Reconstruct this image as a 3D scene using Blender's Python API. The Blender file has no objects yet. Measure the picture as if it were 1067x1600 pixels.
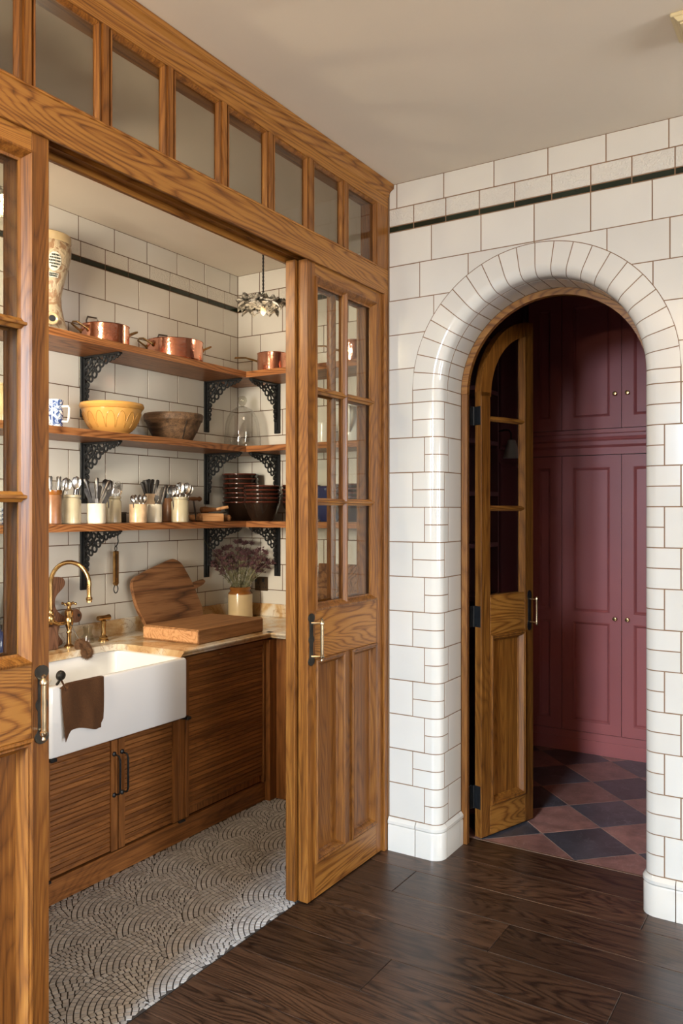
import bpy, bmesh, math, random
from math import sin, cos, pi, sqrt, radians
from mathutils import Vector, Matrix

scene = bpy.context.scene
COL = scene.collection
RND = random.Random(11)

# ------------------------------------------------------------------ camera
cam_data = bpy.data.cameras.new('camera')
cam = bpy.data.objects.new('camera', cam_data)
COL.objects.link(cam)
cam.location = (1.736, -3.167, 1.5)
cam.rotation_euler = (radians(90), 0, 0.5588)
cam_data.sensor_fit = 'HORIZONTAL'
cam_data.sensor_width = 36.0
cam_data.lens = 1271.5 / 1067 * 36.0
cam_data.shift_y = -2.4 / 1067
cam_data.clip_start = 0.02
scene.camera = cam

# ------------------------------------------------------------------ world, daylight, exposure
world = bpy.data.worlds.new('sky')
scene.world = world
world.use_nodes = True
wn = world.node_tree.nodes
wn['Background'].inputs[0].default_value = (0.55, 0.68, 0.9, 1)
wn['Background'].inputs[1].default_value = 0.6

def area_light(name, loc, rot, sx, sy, power, col, spread=180):
    d = bpy.data.lights.new(name, 'AREA')
    d.shape = 'RECTANGLE'; d.size = sx; d.size_y = sy
    d.energy = power; d.color = col; d.spread = radians(spread)
    o = bpy.data.objects.new(name, d); COL.objects.link(o)
    o.location = loc; o.rotation_euler = rot
    return o

# daylight entering by the two windows of the room behind the camera
area_light('daylight_garden_window', (0.76, -6.12, 3.1), (radians(64), 0, 0), 0.92, 2.8, 1080, (0.66, 0.82, 1.0))
area_light('daylight_side_window', (7.45, -1.15, 1.5), (radians(86), 0, radians(90)), 1.7, 1.5, 235, (0.96, 0.97, 1.0))
area_light('daylight_rear_side_window', (7.45, -4.75, 1.5), (radians(86), 0, radians(66)), 1.7, 1.5, 170, (1.0, 0.95, 0.88))
area_light('daylight_pantry_window', (-0.62, -2.85, 1.80), (radians(88), 0, radians(16)), 0.6, 1.0, 25, (1.0, 0.89, 0.72), 75)
# added warm fill light behind the camera, aimed up at the ceiling
area_light('added_warm_fill', (1.0, -3.9, 1.95), (radians(180), 0, 0), 0.35, 0.35, 125, (1.0, 0.76, 0.50))

scene.view_settings.view_transform = 'Standard'
scene.view_settings.look = 'None'
scene.view_settings.exposure = -0.07
scene.view_settings.gamma = 1.0
scene.view_settings.use_curve_mapping = False

# ------------------------------------------------------------------ mesh helpers
class G:
    def __init__(s):
        s.v = []; s.f = []
    def add(s, vs, fs):
        n = len(s.v); s.v += [tuple(p) for p in vs]; s.f += [tuple(i + n for i in f) for f in fs]; return s
    def box(s, x0, x1, y0, y1, z0, z1, c=0.0):
        if not c:
            vs = [(x, y, z) for x in (x0, x1) for y in (y0, y1) for z in (z0, z1)]
            return s.add(vs, [(0, 1, 3, 2), (4, 6, 7, 5), (0, 4, 5, 1), (2, 3, 7, 6), (0, 2, 6, 4), (1, 5, 7, 3)])
        lo = (x0, y0, z0); hi = (x1, y1, z1); idx = {}; vs = []
        for a in (0, 1):
            for b in (0, 1):
                for d in (0, 1):
                    k = (a, b, d)
                    for ax in range(3):
                        p = []
                        for i in range(3):
                            e = hi[i] if k[i] else lo[i]
                            if i != ax: e += -c if k[i] else c
                            p.append(e)
                        idx[k, ax] = len(vs); vs.append(tuple(p))
        fs = []
        for ax in range(3):
            o = [i for i in range(3) if i != ax]
            for sd in (0, 1):
                q = []
                for (u, w) in ((0, 0), (1, 0), (1, 1), (0, 1)):
                    k = [0, 0, 0]; k[ax] = sd; k[o[0]] = u; k[o[1]] = w
                    q.append(idx[tuple(k), ax])
                fs.append(tuple(q))
        for ax in range(3):
            o = [i for i in range(3) if i != ax]
            for u in (0, 1):
                for w in (0, 1):
                    k0 = [0, 0, 0]; k0[o[0]] = u; k0[o[1]] = w; k1 = list(k0); k1[ax] = 1
                    k0 = tuple(k0); k1 = tuple(k1)
                    fs.append((idx[k0, o[0]], idx[k1, o[0]], idx[k1, o[1]], idx[k0, o[1]]))
        for a in (0, 1):
            for b in (0, 1):
                for d in (0, 1):
                    fs.append(tuple(idx[(a, b, d), ax] for ax in range(3)))
        return s.add(vs, fs)
    def prism(s, poly, axis, a, b):
        n = len(poly)
        def P(p, t):
            if axis == 'x': return (t, p[0], p[1])
            if axis == 'y': return (p[0], t, p[1])
            return (p[0], p[1], t)
        vs = [P(p, a) for p in poly] + [P(p, b) for p in poly]
        fs = [tuple(range(n)), tuple(range(2 * n - 1, n - 1, -1))] + [(i, (i + 1) % n, n + (i + 1) % n, n + i) for i in range(n)]
        return s.add(vs, fs)
    def lathe(s, prof, seg=24, c=(0, 0, 0), axis='z', sc=(1, 1)):
        vs = []; fs = []; n = len(prof)
        for r, h in prof:
            for k in range(seg):
                t = 2 * pi * k / seg
                a, b = r * cos(t) * sc[0], r * sin(t) * sc[1]
                p = (a, b, h) if axis == 'z' else ((h, a, b) if axis == 'x' else (a, h, b))
                vs.append((p[0] + c[0], p[1] + c[1], p[2] + c[2]))
        for i in range(n - 1):
            for k in range(seg):
                fs.append((i * seg + k, i * seg + (k + 1) % seg, (i + 1) * seg + (k + 1) % seg, (i + 1) * seg + k))
        if prof[0][0] > 1e-6: fs.append(tuple(range(seg - 1, -1, -1)))
        if prof[-1][0] > 1e-6: fs.append(tuple((n - 1) * seg + k for k in range(seg)))
        return s.add(vs, fs)
    def tube(s, path, r, seg=8, closed=False, flat=None):
        P = [Vector(p) for p in path]; n = len(P); vs = []; fs = []
        nrm = None
        for i in range(n):
            if closed: t = P[(i + 1) % n] - P[i - 1]
            else: t = P[min(i + 1, n - 1)] - P[max(i - 1, 0)]
            t.normalize()
            if nrm is None:
                nrm = t.orthogonal().normalized()
                if flat is not None:
                    nrm = (Vector(flat) - t * t.dot(Vector(flat))).normalized()
            nrm = (nrm - t * t.dot(nrm)).normalized()
            bn = t.cross(nrm)
            rr = r[i] if isinstance(r, (list, tuple)) else r
            ra, rb = (rr if isinstance(rr, (list, tuple)) else (rr, rr))
            for k in range(seg):
                a = 2 * pi * k / seg
                vs.append(tuple(P[i] + nrm * (cos(a) * ra) + bn * (sin(a) * rb)))
        m = n if closed else n - 1
        for i in range(m):
            j = (i + 1) % n
            for k in range(seg):
                fs.append((i * seg + k, i * seg + (k + 1) % seg, j * seg + (k + 1) % seg, j * seg + k))
        if not closed:
            fs.append(tuple(range(seg - 1, -1, -1))); fs.append(tuple((n - 1) * seg + k for k in range(seg)))
        return s.add(vs, fs)
    def ball(s, c, r, seg=12, rings=7, sc=(1, 1, 1)):
        pr = [(r * sin(pi * i / rings), -r * cos(pi * i / rings)) for i in range(rings + 1)]
        g = G().lathe(pr, seg)
        return s.add([(c[0] + x * sc[0], c[1] + y * sc[1], c[2] + z * sc[2]) for x, y, z in g.v], g.f)
    def ring(s, c, R, r, normal='y', seg=12, tseg=6, sc=(1, 1)):
        pts = []
        for k in range(seg):
            a = 2 * pi * k / seg; u, w = R * cos(a) * sc[0], R * sin(a) * sc[1]
            pts.append((c[0] + u, c[1], c[2] + w) if normal == 'y' else ((c[0], c[1] + u, c[2] + w) if normal == 'x' else (c[0] + u, c[1] + w, c[2])))
        return s.tube(pts, r, tseg, True)
    def rect_frame(s, a0, a1, b0, b1, prof, M):
        # mitred moulding round a rectangle; prof = [(inset, height)], M maps (a, b, height) to a point
        n = len(prof); vs = []; fs = []
        for t, h in prof:
            for a, b in ((a0 + t, b0 + t), (a1 - t, b0 + t), (a1 - t, b1 - t), (a0 + t, b1 - t)):
                vs.append(M(a, b, h))
        for i in range(n):
            j = (i + 1) % n
            for k in range(4):
                fs.append((i * 4 + k, i * 4 + (k + 1) % 4, j * 4 + (k + 1) % 4, j * 4 + k))
        return s.add(vs, fs)
    def strip(s, rows, closed_rows=False, closed_cols=False, caps=False):
        # grid of points rows[i][j]
        n = len(rows); m = len(rows[0]); vs = [p for r in rows for p in r]; fs = []
        for i in range(n if closed_rows else n - 1):
            for j in range(m if closed_cols else m - 1):
                i2 = (i + 1) % n; j2 = (j + 1) % m
                fs.append((i * m + j, i * m + j2, i2 * m + j2, i2 * m + j))
        if caps:
            fs.append(tuple(range(m))); fs.append(tuple((n - 1) * m + j for j in range(m)))
        return s.add(vs, fs)
    def xf(s, M):
        s.v = [tuple(M @ Vector(p)) for p in s.v]; return s
    def merge(s, o):
        return s.add(o.v, o.f)

def mesh_of(name, g, mat, smooth=None):
    me = bpy.data.meshes.new(name)
    me.from_pydata(g.v, [], g.f)
    bm = bmesh.new(); bm.from_mesh(me)
    bmesh.ops.remove_doubles(bm, verts=bm.verts, dist=1e-6)
    bmesh.ops.recalc_face_normals(bm, faces=bm.faces)
    bm.to_mesh(me); bm.free()
    if smooth is not None:
        me.polygons.foreach_set('use_smooth', [True] * len(me.polygons))
        me.set_sharp_from_angle(angle=radians(smooth))
    me.materials.append(mat)
    return me

def inst(name, me, parent=None, loc=(0, 0, 0), rot=(0, 0, 0), scale=(1, 1, 1)):
    o = bpy.data.objects.new(name, me); COL.objects.link(o)
    o.location = loc; o.rotation_euler = rot; o.scale = scale
    if parent is not None: o.parent = parent
    return o

def obj(name, g, mat, parent=None, smooth=None, loc=(0, 0, 0), rot=(0, 0, 0)):
    return inst(name, mesh_of(name, g, mat, smooth), parent, loc, rot)

def tag(o, label=None, cat=None, group=None, kind=None):
    if label: o['label'] = label
    if cat: o['category'] = cat
    if group: o['group'] = group
    if kind: o['kind'] = kind
    return o

def thing(name, label, cat, loc=(0, 0, 0), rz=0.0, group=None, kind=None):
    o = bpy.data.objects.new(name, None); COL.objects.link(o)
    o.empty_display_size = 0.05
    o.location = loc; o.rotation_euler = (0, 0, rz)
    return tag(o, label, cat, group, kind)

def struct(name, g, mat, smooth=None, label=None, cat=None):
    return tag(obj(name, g, mat, None, smooth), label, cat, None, 'structure')

def clip_half(poly, a, b, c):
    # keep a*x + b*y >= c
    out = []
    for i in range(len(poly)):
        p, q = poly[i], poly[(i + 1) % len(poly)]
        dp, dq = a * p[0] + b * p[1] - c, a * q[0] + b * q[1] - c
        if dp >= 0: out.append(p)
        if (dp >= 0) != (dq >= 0):
            t = dp / (dp - dq); out.append((p[0] + (q[0] - p[0]) * t, p[1] + (q[1] - p[1]) * t))
    return out

# ------------------------------------------------------------------ materials
def new_mat(name):
    m = bpy.data.materials.new(name); m.use_nodes = True
    nt = m.node_tree; b = nt.nodes['Principled BSDF']
    return m, nt, b

def N(nt, t, **kw):
    n = nt.nodes.new(t)
    for k, v in kw.items():
        if hasattr(n, k): setattr(n, k, v)
        else: n.inputs[k].default_value = v
    return n

def ramp(nt, fac, stops, interp='LINEAR'):
    r = nt.nodes.new('ShaderNodeValToRGB'); r.color_ramp.interpolation = interp
    e = r.color_ramp.elements
    e[0].position = stops[0][0]; e[0].color = (*stops[0][1], 1)
    e[1].position = stops[-1][0]; e[1].color = (*stops[-1][1], 1)
    for p, col in stops[1:-1]:
        x = e.new(p); x.color = (*col, 1)
    nt.links.new(fac, r.inputs[0]); return r

def obj_coords(nt, scale=(1, 1, 1), rnd=0.0):
    tc = nt.nodes.new('ShaderNodeTexCoord'); out = tc.outputs['Object']
    if rnd:
        oi = nt.nodes.new('ShaderNodeObjectInfo')
        mul = N(nt, 'ShaderNodeMath', operation='MULTIPLY'); mul.inputs[1].default_value = rnd
        nt.links.new(oi.outputs['Random'], mul.inputs[0])
        ad = N(nt, 'ShaderNodeVectorMath', operation='ADD')
        nt.links.new(out, ad.inputs[0]); nt.links.new(mul.outputs[0], ad.inputs[1]); out = ad.outputs[0]
    mp = nt.nodes.new('ShaderNodeMapping'); mp.inputs['Scale'].default_value = scale
    nt.links.new(out, mp.inputs[0]); return mp.outputs[0]

def add_bump(nt, b, height, strength=0.2, dist=0.002):
    bp = N(nt, 'ShaderNodeBump'); bp.inputs['Strength'].default_value = strength; bp.inputs['Distance'].default_value = dist
    nt.links.new(height, bp.inputs['Height']); nt.links.new(bp.outputs[0], b.inputs['Normal'])

def hue_random(nt, col, amount, sat=0.0):
    # per-object brightness variation
    oi = nt.nodes.new('ShaderNodeObjectInfo')
    mr = N(nt, 'ShaderNodeMapRange'); mr.inputs['To Min'].default_value = 1 - amount; mr.inputs['To Max'].default_value = 1 + amount
    nt.links.new(oi.outputs['Random'], mr.inputs[0])
    hs = nt.nodes.new('ShaderNodeHueSaturation')
    nt.links.new(mr.outputs[0], hs.inputs['Value']); nt.links.new(col, hs.inputs['Color'])
    return hs.outputs[0]

def plain(name, col, rough=0.5, metal=0.0, var=0.0, nscale=0.0, namt=0.15, bump=0.0, coat=0.0, spec=0.5, bscale=None):
    m, nt, b = new_mat(name)
    b.inputs['Roughness'].default_value = rough; b.inputs['Metallic'].default_value = metal
    b.inputs['Specular IOR Level'].default_value = spec
    if coat: b.inputs['Coat Weight'].default_value = coat; b.inputs['Coat Roughness'].default_value = 0.06
    src = None
    if nscale:
        co = obj_coords(nt, (1, 1, 1), 7.0)
        no = N(nt, 'ShaderNodeTexNoise'); no.inputs['Scale'].default_value = nscale; no.inputs['Detail'].default_value = 5
        nt.links.new(co, no.inputs['Vector'])
        lo = tuple(c * (1 - namt) for c in col); hi = tuple(min(1, c * (1 + namt)) for c in col)
        src = ramp(nt, no.outputs[0], [(0.3, lo), (0.7, hi)]).outputs[0]
        if bump:
            if bscale:
                n2 = N(nt, 'ShaderNodeTexNoise'); n2.inputs['Scale'].default_value = bscale; n2.inputs['Detail'].default_value = 2
                nt.links.new(co, n2.inputs['Vector']); add_bump(nt, b, n2.outputs[0], bump)
            else: add_bump(nt, b, no.outputs[0], bump)
    if src is None:
        rgb = nt.nodes.new('ShaderNodeRGB'); rgb.outputs[0].default_value = (*col, 1); src = rgb.outputs[0]
    if var: src = hue_random(nt, src, var)
    nt.links.new(src, b.inputs['Base Color'])
    return m

def wood(name, axis, dark, mid, light, rough=0.42, ring=150.0, across=4.0, along=0.45, var=0.12, bump=0.12, spec=0.4, pore=0.35, coat=0.0, ringw=0.24):
    m, nt, b = new_mat(name)
    ai = 'xyz'.index(axis)
    sc = [across] * 3; sc[ai] = along
    co = obj_coords(nt, tuple(sc), 9.0)
    n1 = N(nt, 'ShaderNodeTexNoise'); n1.inputs['Scale'].default_value = 1.0; n1.inputs['Detail'].default_value = 2.5; n1.inputs['Roughness'].default_value = 0.45; n1.inputs['Distortion'].default_value = 0.25
    nt.links.new(co, n1.inputs['Vector'])
    mu = N(nt, 'ShaderNodeMath', operation='MULTIPLY'); mu.inputs[1].default_value = ring * 2 * pi / 3; nt.links.new(n1.outputs[0], mu.inputs[0])
    si = N(nt, 'ShaderNodeMath', operation='SINE'); nt.links.new(mu.outputs[0], si.inputs[0])
    mr = N(nt, 'ShaderNodeMapRange'); mr.inputs['From Min'].default_value = -1; nt.links.new(si.outputs[0], mr.inputs[0])
    pw = N(nt, 'ShaderNodeMath', operation='POWER'); pw.inputs[1].default_value = 0.34; nt.links.new(mr.outputs[0], pw.inputs[0])
    sc2 = [260.0] * 3; sc2[ai] = 9.0
    co2 = obj_coords(nt, tuple(sc2), 5.0)
    n2 = N(nt, 'ShaderNodeTexNoise'); n2.inputs['Scale'].default_value = 1.0; n2.inputs['Detail'].default_value = 2; nt.links.new(co2, n2.inputs['Vector'])
    sc3 = [48.0] * 3; sc3[ai] = 1.5
    co3 = obj_coords(nt, tuple(sc3), 3.0)
    n3 = N(nt, 'ShaderNodeTexNoise'); n3.inputs['Scale'].default_value = 1.0; n3.inputs['Detail'].default_value = 3; nt.links.new(co3, n3.inputs['Vector'])
    # blend: rings and pores
    a1 = N(nt, 'ShaderNodeMath', operation='MULTIPLY'); a1.inputs[1].default_value = ringw; nt.links.new(pw.outputs[0], a1.inputs[0])
    a2 = N(nt, 'ShaderNodeMath', operation='MULTIPLY'); a2.inputs[1].default_value = pore; nt.links.new(n2.outputs[0], a2.inputs[0])
    a3 = N(nt, 'ShaderNodeMath', operation='MULTIPLY'); a3.inputs[1].default_value = 0.42; nt.links.new(n3.outputs[0], a3.inputs[0])
    s1 = N(nt, 'ShaderNodeMath', operation='ADD'); nt.links.new(a1.outputs[0], s1.inputs[0]); nt.links.new(a2.outputs[0], s1.inputs[1])
    s2 = N(nt, 'ShaderNodeMath', operation='ADD'); nt.links.new(s1.outputs[0], s2.inputs[0]); nt.links.new(a3.outputs[0], s2.inputs[1])
    rp = ramp(nt, s2.outputs[0], [(0.34, dark), (0.50, mid), (0.65, light)])
    src = hue_random(nt, rp.outputs[0], var)
    nt.links.new(src, b.inputs['Base Color'])
    b.inputs['Roughness'].default_value = rough; b.inputs['Specular IOR Level'].default_value = spec
    if coat: b.inputs['Coat Weight'].default_value = coat; b.inputs['Coat Roughness'].default_value = 0.22
    add_bump(nt, b, s1.outputs[0], bump, 0.0015)
    return m

OAK = dict(dark=(0.096, 0.031, 0.0042), mid=(0.202, 0.073, 0.0110), light=(0.315, 0.135, 0.025), rough=0.40, spec=0.42, coat=0.04)
M = {}
for a in 'xyz':
    M['oak_' + a] = wood('oak_' + a, a, ringw=0.12 if a == 'z' else 0.26, **OAK)
    M['cab_' + a] = wood('cabinet_oak_' + a, a, (0.11, 0.038, 0.009), (0.235, 0.089, 0.022), (0.34, 0.142, 0.040), rough=0.45, ringw=0.09)
    M['shelf_' + a] = wood('shelf_oak_' + a, a, (0.075, 0.024, 0.007), (0.20, 0.072, 0.021), (0.33, 0.135, 0.045), rough=0.4)
M['plank'] = wood('dark_plank_oak', 'x', (0.010, 0.0042, 0.0020), (0.026, 0.0115, 0.0056), (0.064, 0.031, 0.016), rough=0.34, var=0.35, across=5, along=0.6, bump=0.10, spec=0.5)
M['block_y'] = wood('chopping_block_wood', 'y', (0.20, 0.088, 0.032), (0.36, 0.175, 0.068), (0.50, 0.27, 0.12), rough=0.5, ring=60, ringw=0.08)
M['board'] = wood('old_board_wood', 'y', (0.050, 0.019, 0.008), (0.15, 0.062, 0.022), (0.27, 0.125, 0.05), rough=0.55, ring=50, across=5)
M['walnut'] = wood('brown_board_wood', 'z', (0.055, 0.022, 0.012), (0.125, 0.055, 0.028), (0.19, 0.09, 0.048), rough=0.5)
M['bowlwood'] = wood('turned_bowl_wood', 'x', (0.055, 0.030, 0.015), (0.16, 0.09, 0.045), (0.25, 0.15, 0.08), rough=0.6, ring=40, ringw=0.06)
M['boxwood'] = wood('pale_box_wood', 'y', (0.30, 0.13, 0.05), (0.48, 0.24, 0.10), (0.58, 0.32, 0.15), rough=0.5)

def tile_mat(name, col, var=0.03, rough=0.10):
    m, nt, b = new_mat(name)
    co = obj_coords(nt, (1, 1, 1), 11.0)
    no = N(nt, 'ShaderNodeTexNoise'); no.inputs['Scale'].default_value = 5.0; no.inputs['Detail'].default_value = 2; nt.links.new(co, no.inputs['Vector'])
    rp = ramp(nt, no.outputs[0], [(0.3, tuple(c * 0.955 for c in col)), (0.7, col)])
    nt.links.new(hue_random(nt, rp.outputs[0], var), b.inputs['Base Color'])
    b.inputs['Roughness'].default_value = rough
    b.inputs['Specular IOR Level'].default_value = 0.5
    add_bump(nt, b, no.outputs[0], 0.12, 0.002)
    return m
M['tile'] = tile_mat('cream_glazed_tile', (0.645, 0.617, 0.553))
M['tile_dark'] = tile_mat('bottle_green_tile', (0.012, 0.018, 0.010), 0.2, 0.12)
M['grout'] = plain('brown_grout', (0.115, 0.060, 0.030), 0.9)
# relief tile: moulded scroll pattern as fine relief
m, nt, b = new_mat('relief_cream_tile')
co = obj_coords(nt, (60, 60, 60), 3.0)
wv = N(nt, 'ShaderNodeTexNoise'); wv.inputs['Scale'].default_value = 1.3; wv.inputs['Detail'].default_value = 1.5; wv.inputs['Distortion'].default_value = 2.2
nt.links.new(co, wv.inputs['Vector'])
b.inputs['Base Color'].default_value = (0.635, 0.60, 0.53, 1); b.inputs['Roughness'].default_value = 0.14
add_bump(nt, b, wv.outputs[0], 0.75, 0.006); M['relief'] = m

M['plaster'] = plain('warm_plaster', (0.72, 0.65, 0.54), 0.92, nscale=1.5, namt=0.05, bump=0.05)
M['wall_paint'] = plain('dark_wall_paint', (0.20, 0.17, 0.14), 0.85)  # dark tone picked to cut light bounced off the unseen walls
M['cream_paint'] = plain('cream_paint', (0.66, 0.56, 0.33), 0.4)
M['burgundy'] = plain('burgundy_paint', (0.42, 0.115, 0.105), 0.38, nscale=2.0, namt=0.06, spec=0.45)
M['burgundy_wall'] = plain('burgundy_wall_paint', (0.110, 0.045, 0.055), 0.5)
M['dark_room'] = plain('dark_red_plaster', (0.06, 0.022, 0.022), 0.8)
M['copper'] = plain('polished_copper', (0.90, 0.43, 0.30), 0.15, 1.0, nscale=12, namt=0.15, bump=0.35, bscale=75)
M['brass'] = plain('aged_brass', (0.50, 0.32, 0.13), 0.26, 1.0, nscale=30, namt=0.25)
M['brass_dark'] = plain('tarnished_brass', (0.30, 0.17, 0.06), 0.35, 1.0, nscale=25, namt=0.35)
M['brass_bar'] = plain('worn_brass_bar', (0.66, 0.52, 0.32), 0.26, 1.0, nscale=40, namt=0.2)
M['iron'] = plain('black_cast_iron', (0.012, 0.013, 0.014), 0.42, 0.3, nscale=40, namt=0.4, bump=0.15)
M['bronze'] = plain('dark_bronze_plate', (0.055, 0.050, 0.040), 0.45, 0.8, nscale=35, namt=0.35, bump=0.2)
M['steel'] = plain('worn_steel', (0.52, 0.50, 0.47), 0.22, 1.0, nscale=30, namt=0.25)
M['steel_dark'] = plain('dull_steel', (0.16, 0.15, 0.14), 0.33, 1.0, nscale=30, namt=0.35)
M['bone'] = plain('blackened_knife_handle', (0.035, 0.030, 0.026), 0.4, 0.2, nscale=30, namt=0.4)
M['sink'] = plain('white_fireclay', (0.80, 0.81, 0.81), 0.12)
M['stone_jar'] = plain('pale_stoneware', (0.46, 0.40, 0.27), 0.22, nscale=9, namt=0.12)
M['white_jar'] = plain('cream_stoneware', (0.66, 0.60, 0.47), 0.22, nscale=14, namt=0.14)
M['tan_jar'] = plain('tan_stained_stoneware', (0.55, 0.38, 0.23), 0.28, nscale=16, namt=0.32)
M['brown_jar'] = plain('brown_stoneware', (0.22, 0.10, 0.045), 0.3, nscale=14, namt=0.3)
M['glaze_brown'] = plain('amber_glaze', (0.20, 0.072, 0.014), 0.15, nscale=14, namt=0.25)
M['jar_cream'] = plain('buff_stoneware', (0.50, 0.38, 0.21), 0.2, nscale=8, namt=0.08)
M['yellow'] = plain('yellow_ware_glaze', (0.54, 0.285, 0.075), 0.14, nscale=6, namt=0.1)
M['yellow_line'] = plain('ochre_relief_line', (0.42, 0.21, 0.05), 0.25)
M['bowl_black'] = plain('black_brown_glaze', (0.016, 0.009, 0.006), 0.12, nscale=10, namt=0.3)
M['bowl_rim'] = plain('red_brown_rim_glaze', (0.070, 0.016, 0.009), 0.13)
M['navy'] = plain('navy_glaze', (0.018, 0.03, 0.10), 0.15)
M['white_china'] = plain('white_china', (0.72, 0.71, 0.66), 0.15)
M['cloth'] = plain('brown_linen', (0.085, 0.034, 0.010), 0.95, nscale=350, namt=0.3, bump=0.3)
M['bristle'] = plain('coir_bristle', (0.105, 0.048, 0.018), 0.9, nscale=80, namt=0.4)
M['cord'] = plain('black_braided_flex', (0.012, 0.010, 0.009), 0.7)
M['mos_grout'] = plain('mosaic_grout', (0.035, 0.028, 0.023), 0.95)
M['mosaic'] = plain('grey_mosaic_stone', (0.42, 0.385, 0.34), 0.55, nscale=30, namt=0.12, var=0.16, bump=0.15)
M['checker_grout'] = plain('pale_floor_grout', (0.36, 0.26, 0.20), 0.9)
M['twig'] = plain('dry_stem', (0.16, 0.14, 0.07), 0.8)
M['flower'] = plain('dried_purple_flower', (0.085, 0.034, 0.038), 0.85, nscale=60, namt=0.5)
M['leaf_g'] = plain('dried_green_leaf', (0.12, 0.115, 0.055), 0.8, nscale=60, namt=0.5)
M['socket'] = plain('bronze_socket_plate', (0.105, 0.068, 0.040), 0.4, 0.7)
M['black'] = plain('black_plastic', (0.01, 0.01, 0.01), 0.4)
M['lamp_metal'] = plain('lightened_lamp_grey', (0.52, 0.55, 0.60), 0.35, 0.0)  # lightened to stand in for daylight that misses the shade
M['threshold'] = plain('brass_threshold', (0.20, 0.11, 0.06), 0.5, 0.6)
M['ink'] = plain('dark_green_ink', (0.02, 0.03, 0.02), 0.6)
M['white_label'] = plain('white_glaze_label', (0.62, 0.60, 0.50), 0.3)

# sienna marble
m, nt, b = new_mat('sienna_marble')
co = obj_coords(nt, (1, 1, 1), 0.0)
n1 = N(nt, 'ShaderNodeTexNoise'); n1.inputs['Scale'].default_value = 3.2; n1.inputs['Detail'].default_value = 8; n1.inputs['Roughness'].default_value = 0.6; n1.inputs['Distortion'].default_value = 1.2
n2 = N(nt, 'ShaderNodeTexNoise'); n2.inputs['Scale'].default_value = 6.0; n2.inputs['Detail'].default_value = 6; n2.inputs['Distortion'].default_value = 2.0
nt.links.new(co, n1.inputs[0]); nt.links.new(co, n2.inputs[0])
r1 = ramp(nt, n1.outputs[0], [(0.32, (0.38, 0.20, 0.075)), (0.44, (0.56, 0.38, 0.19)), (0.54, (0.68, 0.60, 0.47)), (0.66, (0.70, 0.65, 0.55)), (0.8, (0.58, 0.40, 0.20))])
r2 = ramp(nt, n2.outputs[0], [(0.485, (0, 0, 0)), (0.50, (1, 1, 1)), (0.515, (0, 0, 0))])
mx = N(nt, 'ShaderNodeMix', data_type='RGBA'); mx.inputs[7].default_value = (0.26, 0.12, 0.045, 1)
sm = N(nt, 'ShaderNodeMath', operation='MULTIPLY'); sm.inputs[1].default_value = 0.55
nt.links.new(r2.outputs[0], sm.inputs[0]); nt.links.new(sm.outputs[0], mx.inputs[0]); nt.links.new(r1.outputs[0], mx.inputs[6])
nt.links.new(mx.outputs[2], b.inputs['Base Color']); b.inputs['Roughness'].default_value = 0.16
M['marble'] = m

# worn floor stone: mottled, with fine pale scratches and veins
def worn_stone(name, col, vein, var):
    m, nt, b = new_mat(name)
    co = obj_coords(nt, (1, 1, 1), 13.0)
    n1 = N(nt, 'ShaderNodeTexNoise'); n1.inputs['Scale'].default_value = 12; n1.inputs['Detail'].default_value = 7; n1.inputs['Roughness'].default_value = 0.65
    n2 = N(nt, 'ShaderNodeTexNoise'); n2.inputs['Scale'].default_value = 7; n2.inputs['Detail'].default_value = 5; n2.inputs['Distortion'].default_value = 1.5
    nt.links.new(co, n1.inputs[0]); nt.links.new(co, n2.inputs[0])
    base = ramp(nt, n1.outputs[0], [(0.30, tuple(c * 0.55 for c in col)), (0.52, col), (0.74, tuple(min(1, c * 1.45) for c in col))])
    vn = ramp(nt, n2.outputs[0], [(0.490, (0, 0, 0)), (0.50, (1, 1, 1)), (0.510, (0, 0, 0))])
    sm = N(nt, 'ShaderNodeMath', operation='MULTIPLY'); sm.inputs[1].default_value = 0.40; nt.links.new(vn.outputs[0], sm.inputs[0])
    mx = N(nt, 'ShaderNodeMix', data_type='RGBA'); mx.inputs[7].default_value = (*vein, 1)
    nt.links.new(sm.outputs[0], mx.inputs[0]); nt.links.new(base.outputs[0], mx.inputs[6])
    nt.links.new(hue_random(nt, mx.outputs[2], var), b.inputs['Base Color'])
    b.inputs['Roughness'].default_value = 0.28; add_bump(nt, b, n1.outputs[0], 0.06)
    return m
M['checker_red'] = worn_stone('red_stone_tile', (0.29, 0.142, 0.115), (0.50, 0.34, 0.30), 0.2)
M['checker_dark'] = worn_stone('dark_slate_tile', (0.070, 0.070, 0.082), (0.28, 0.27, 0.28), 0.2)

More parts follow.
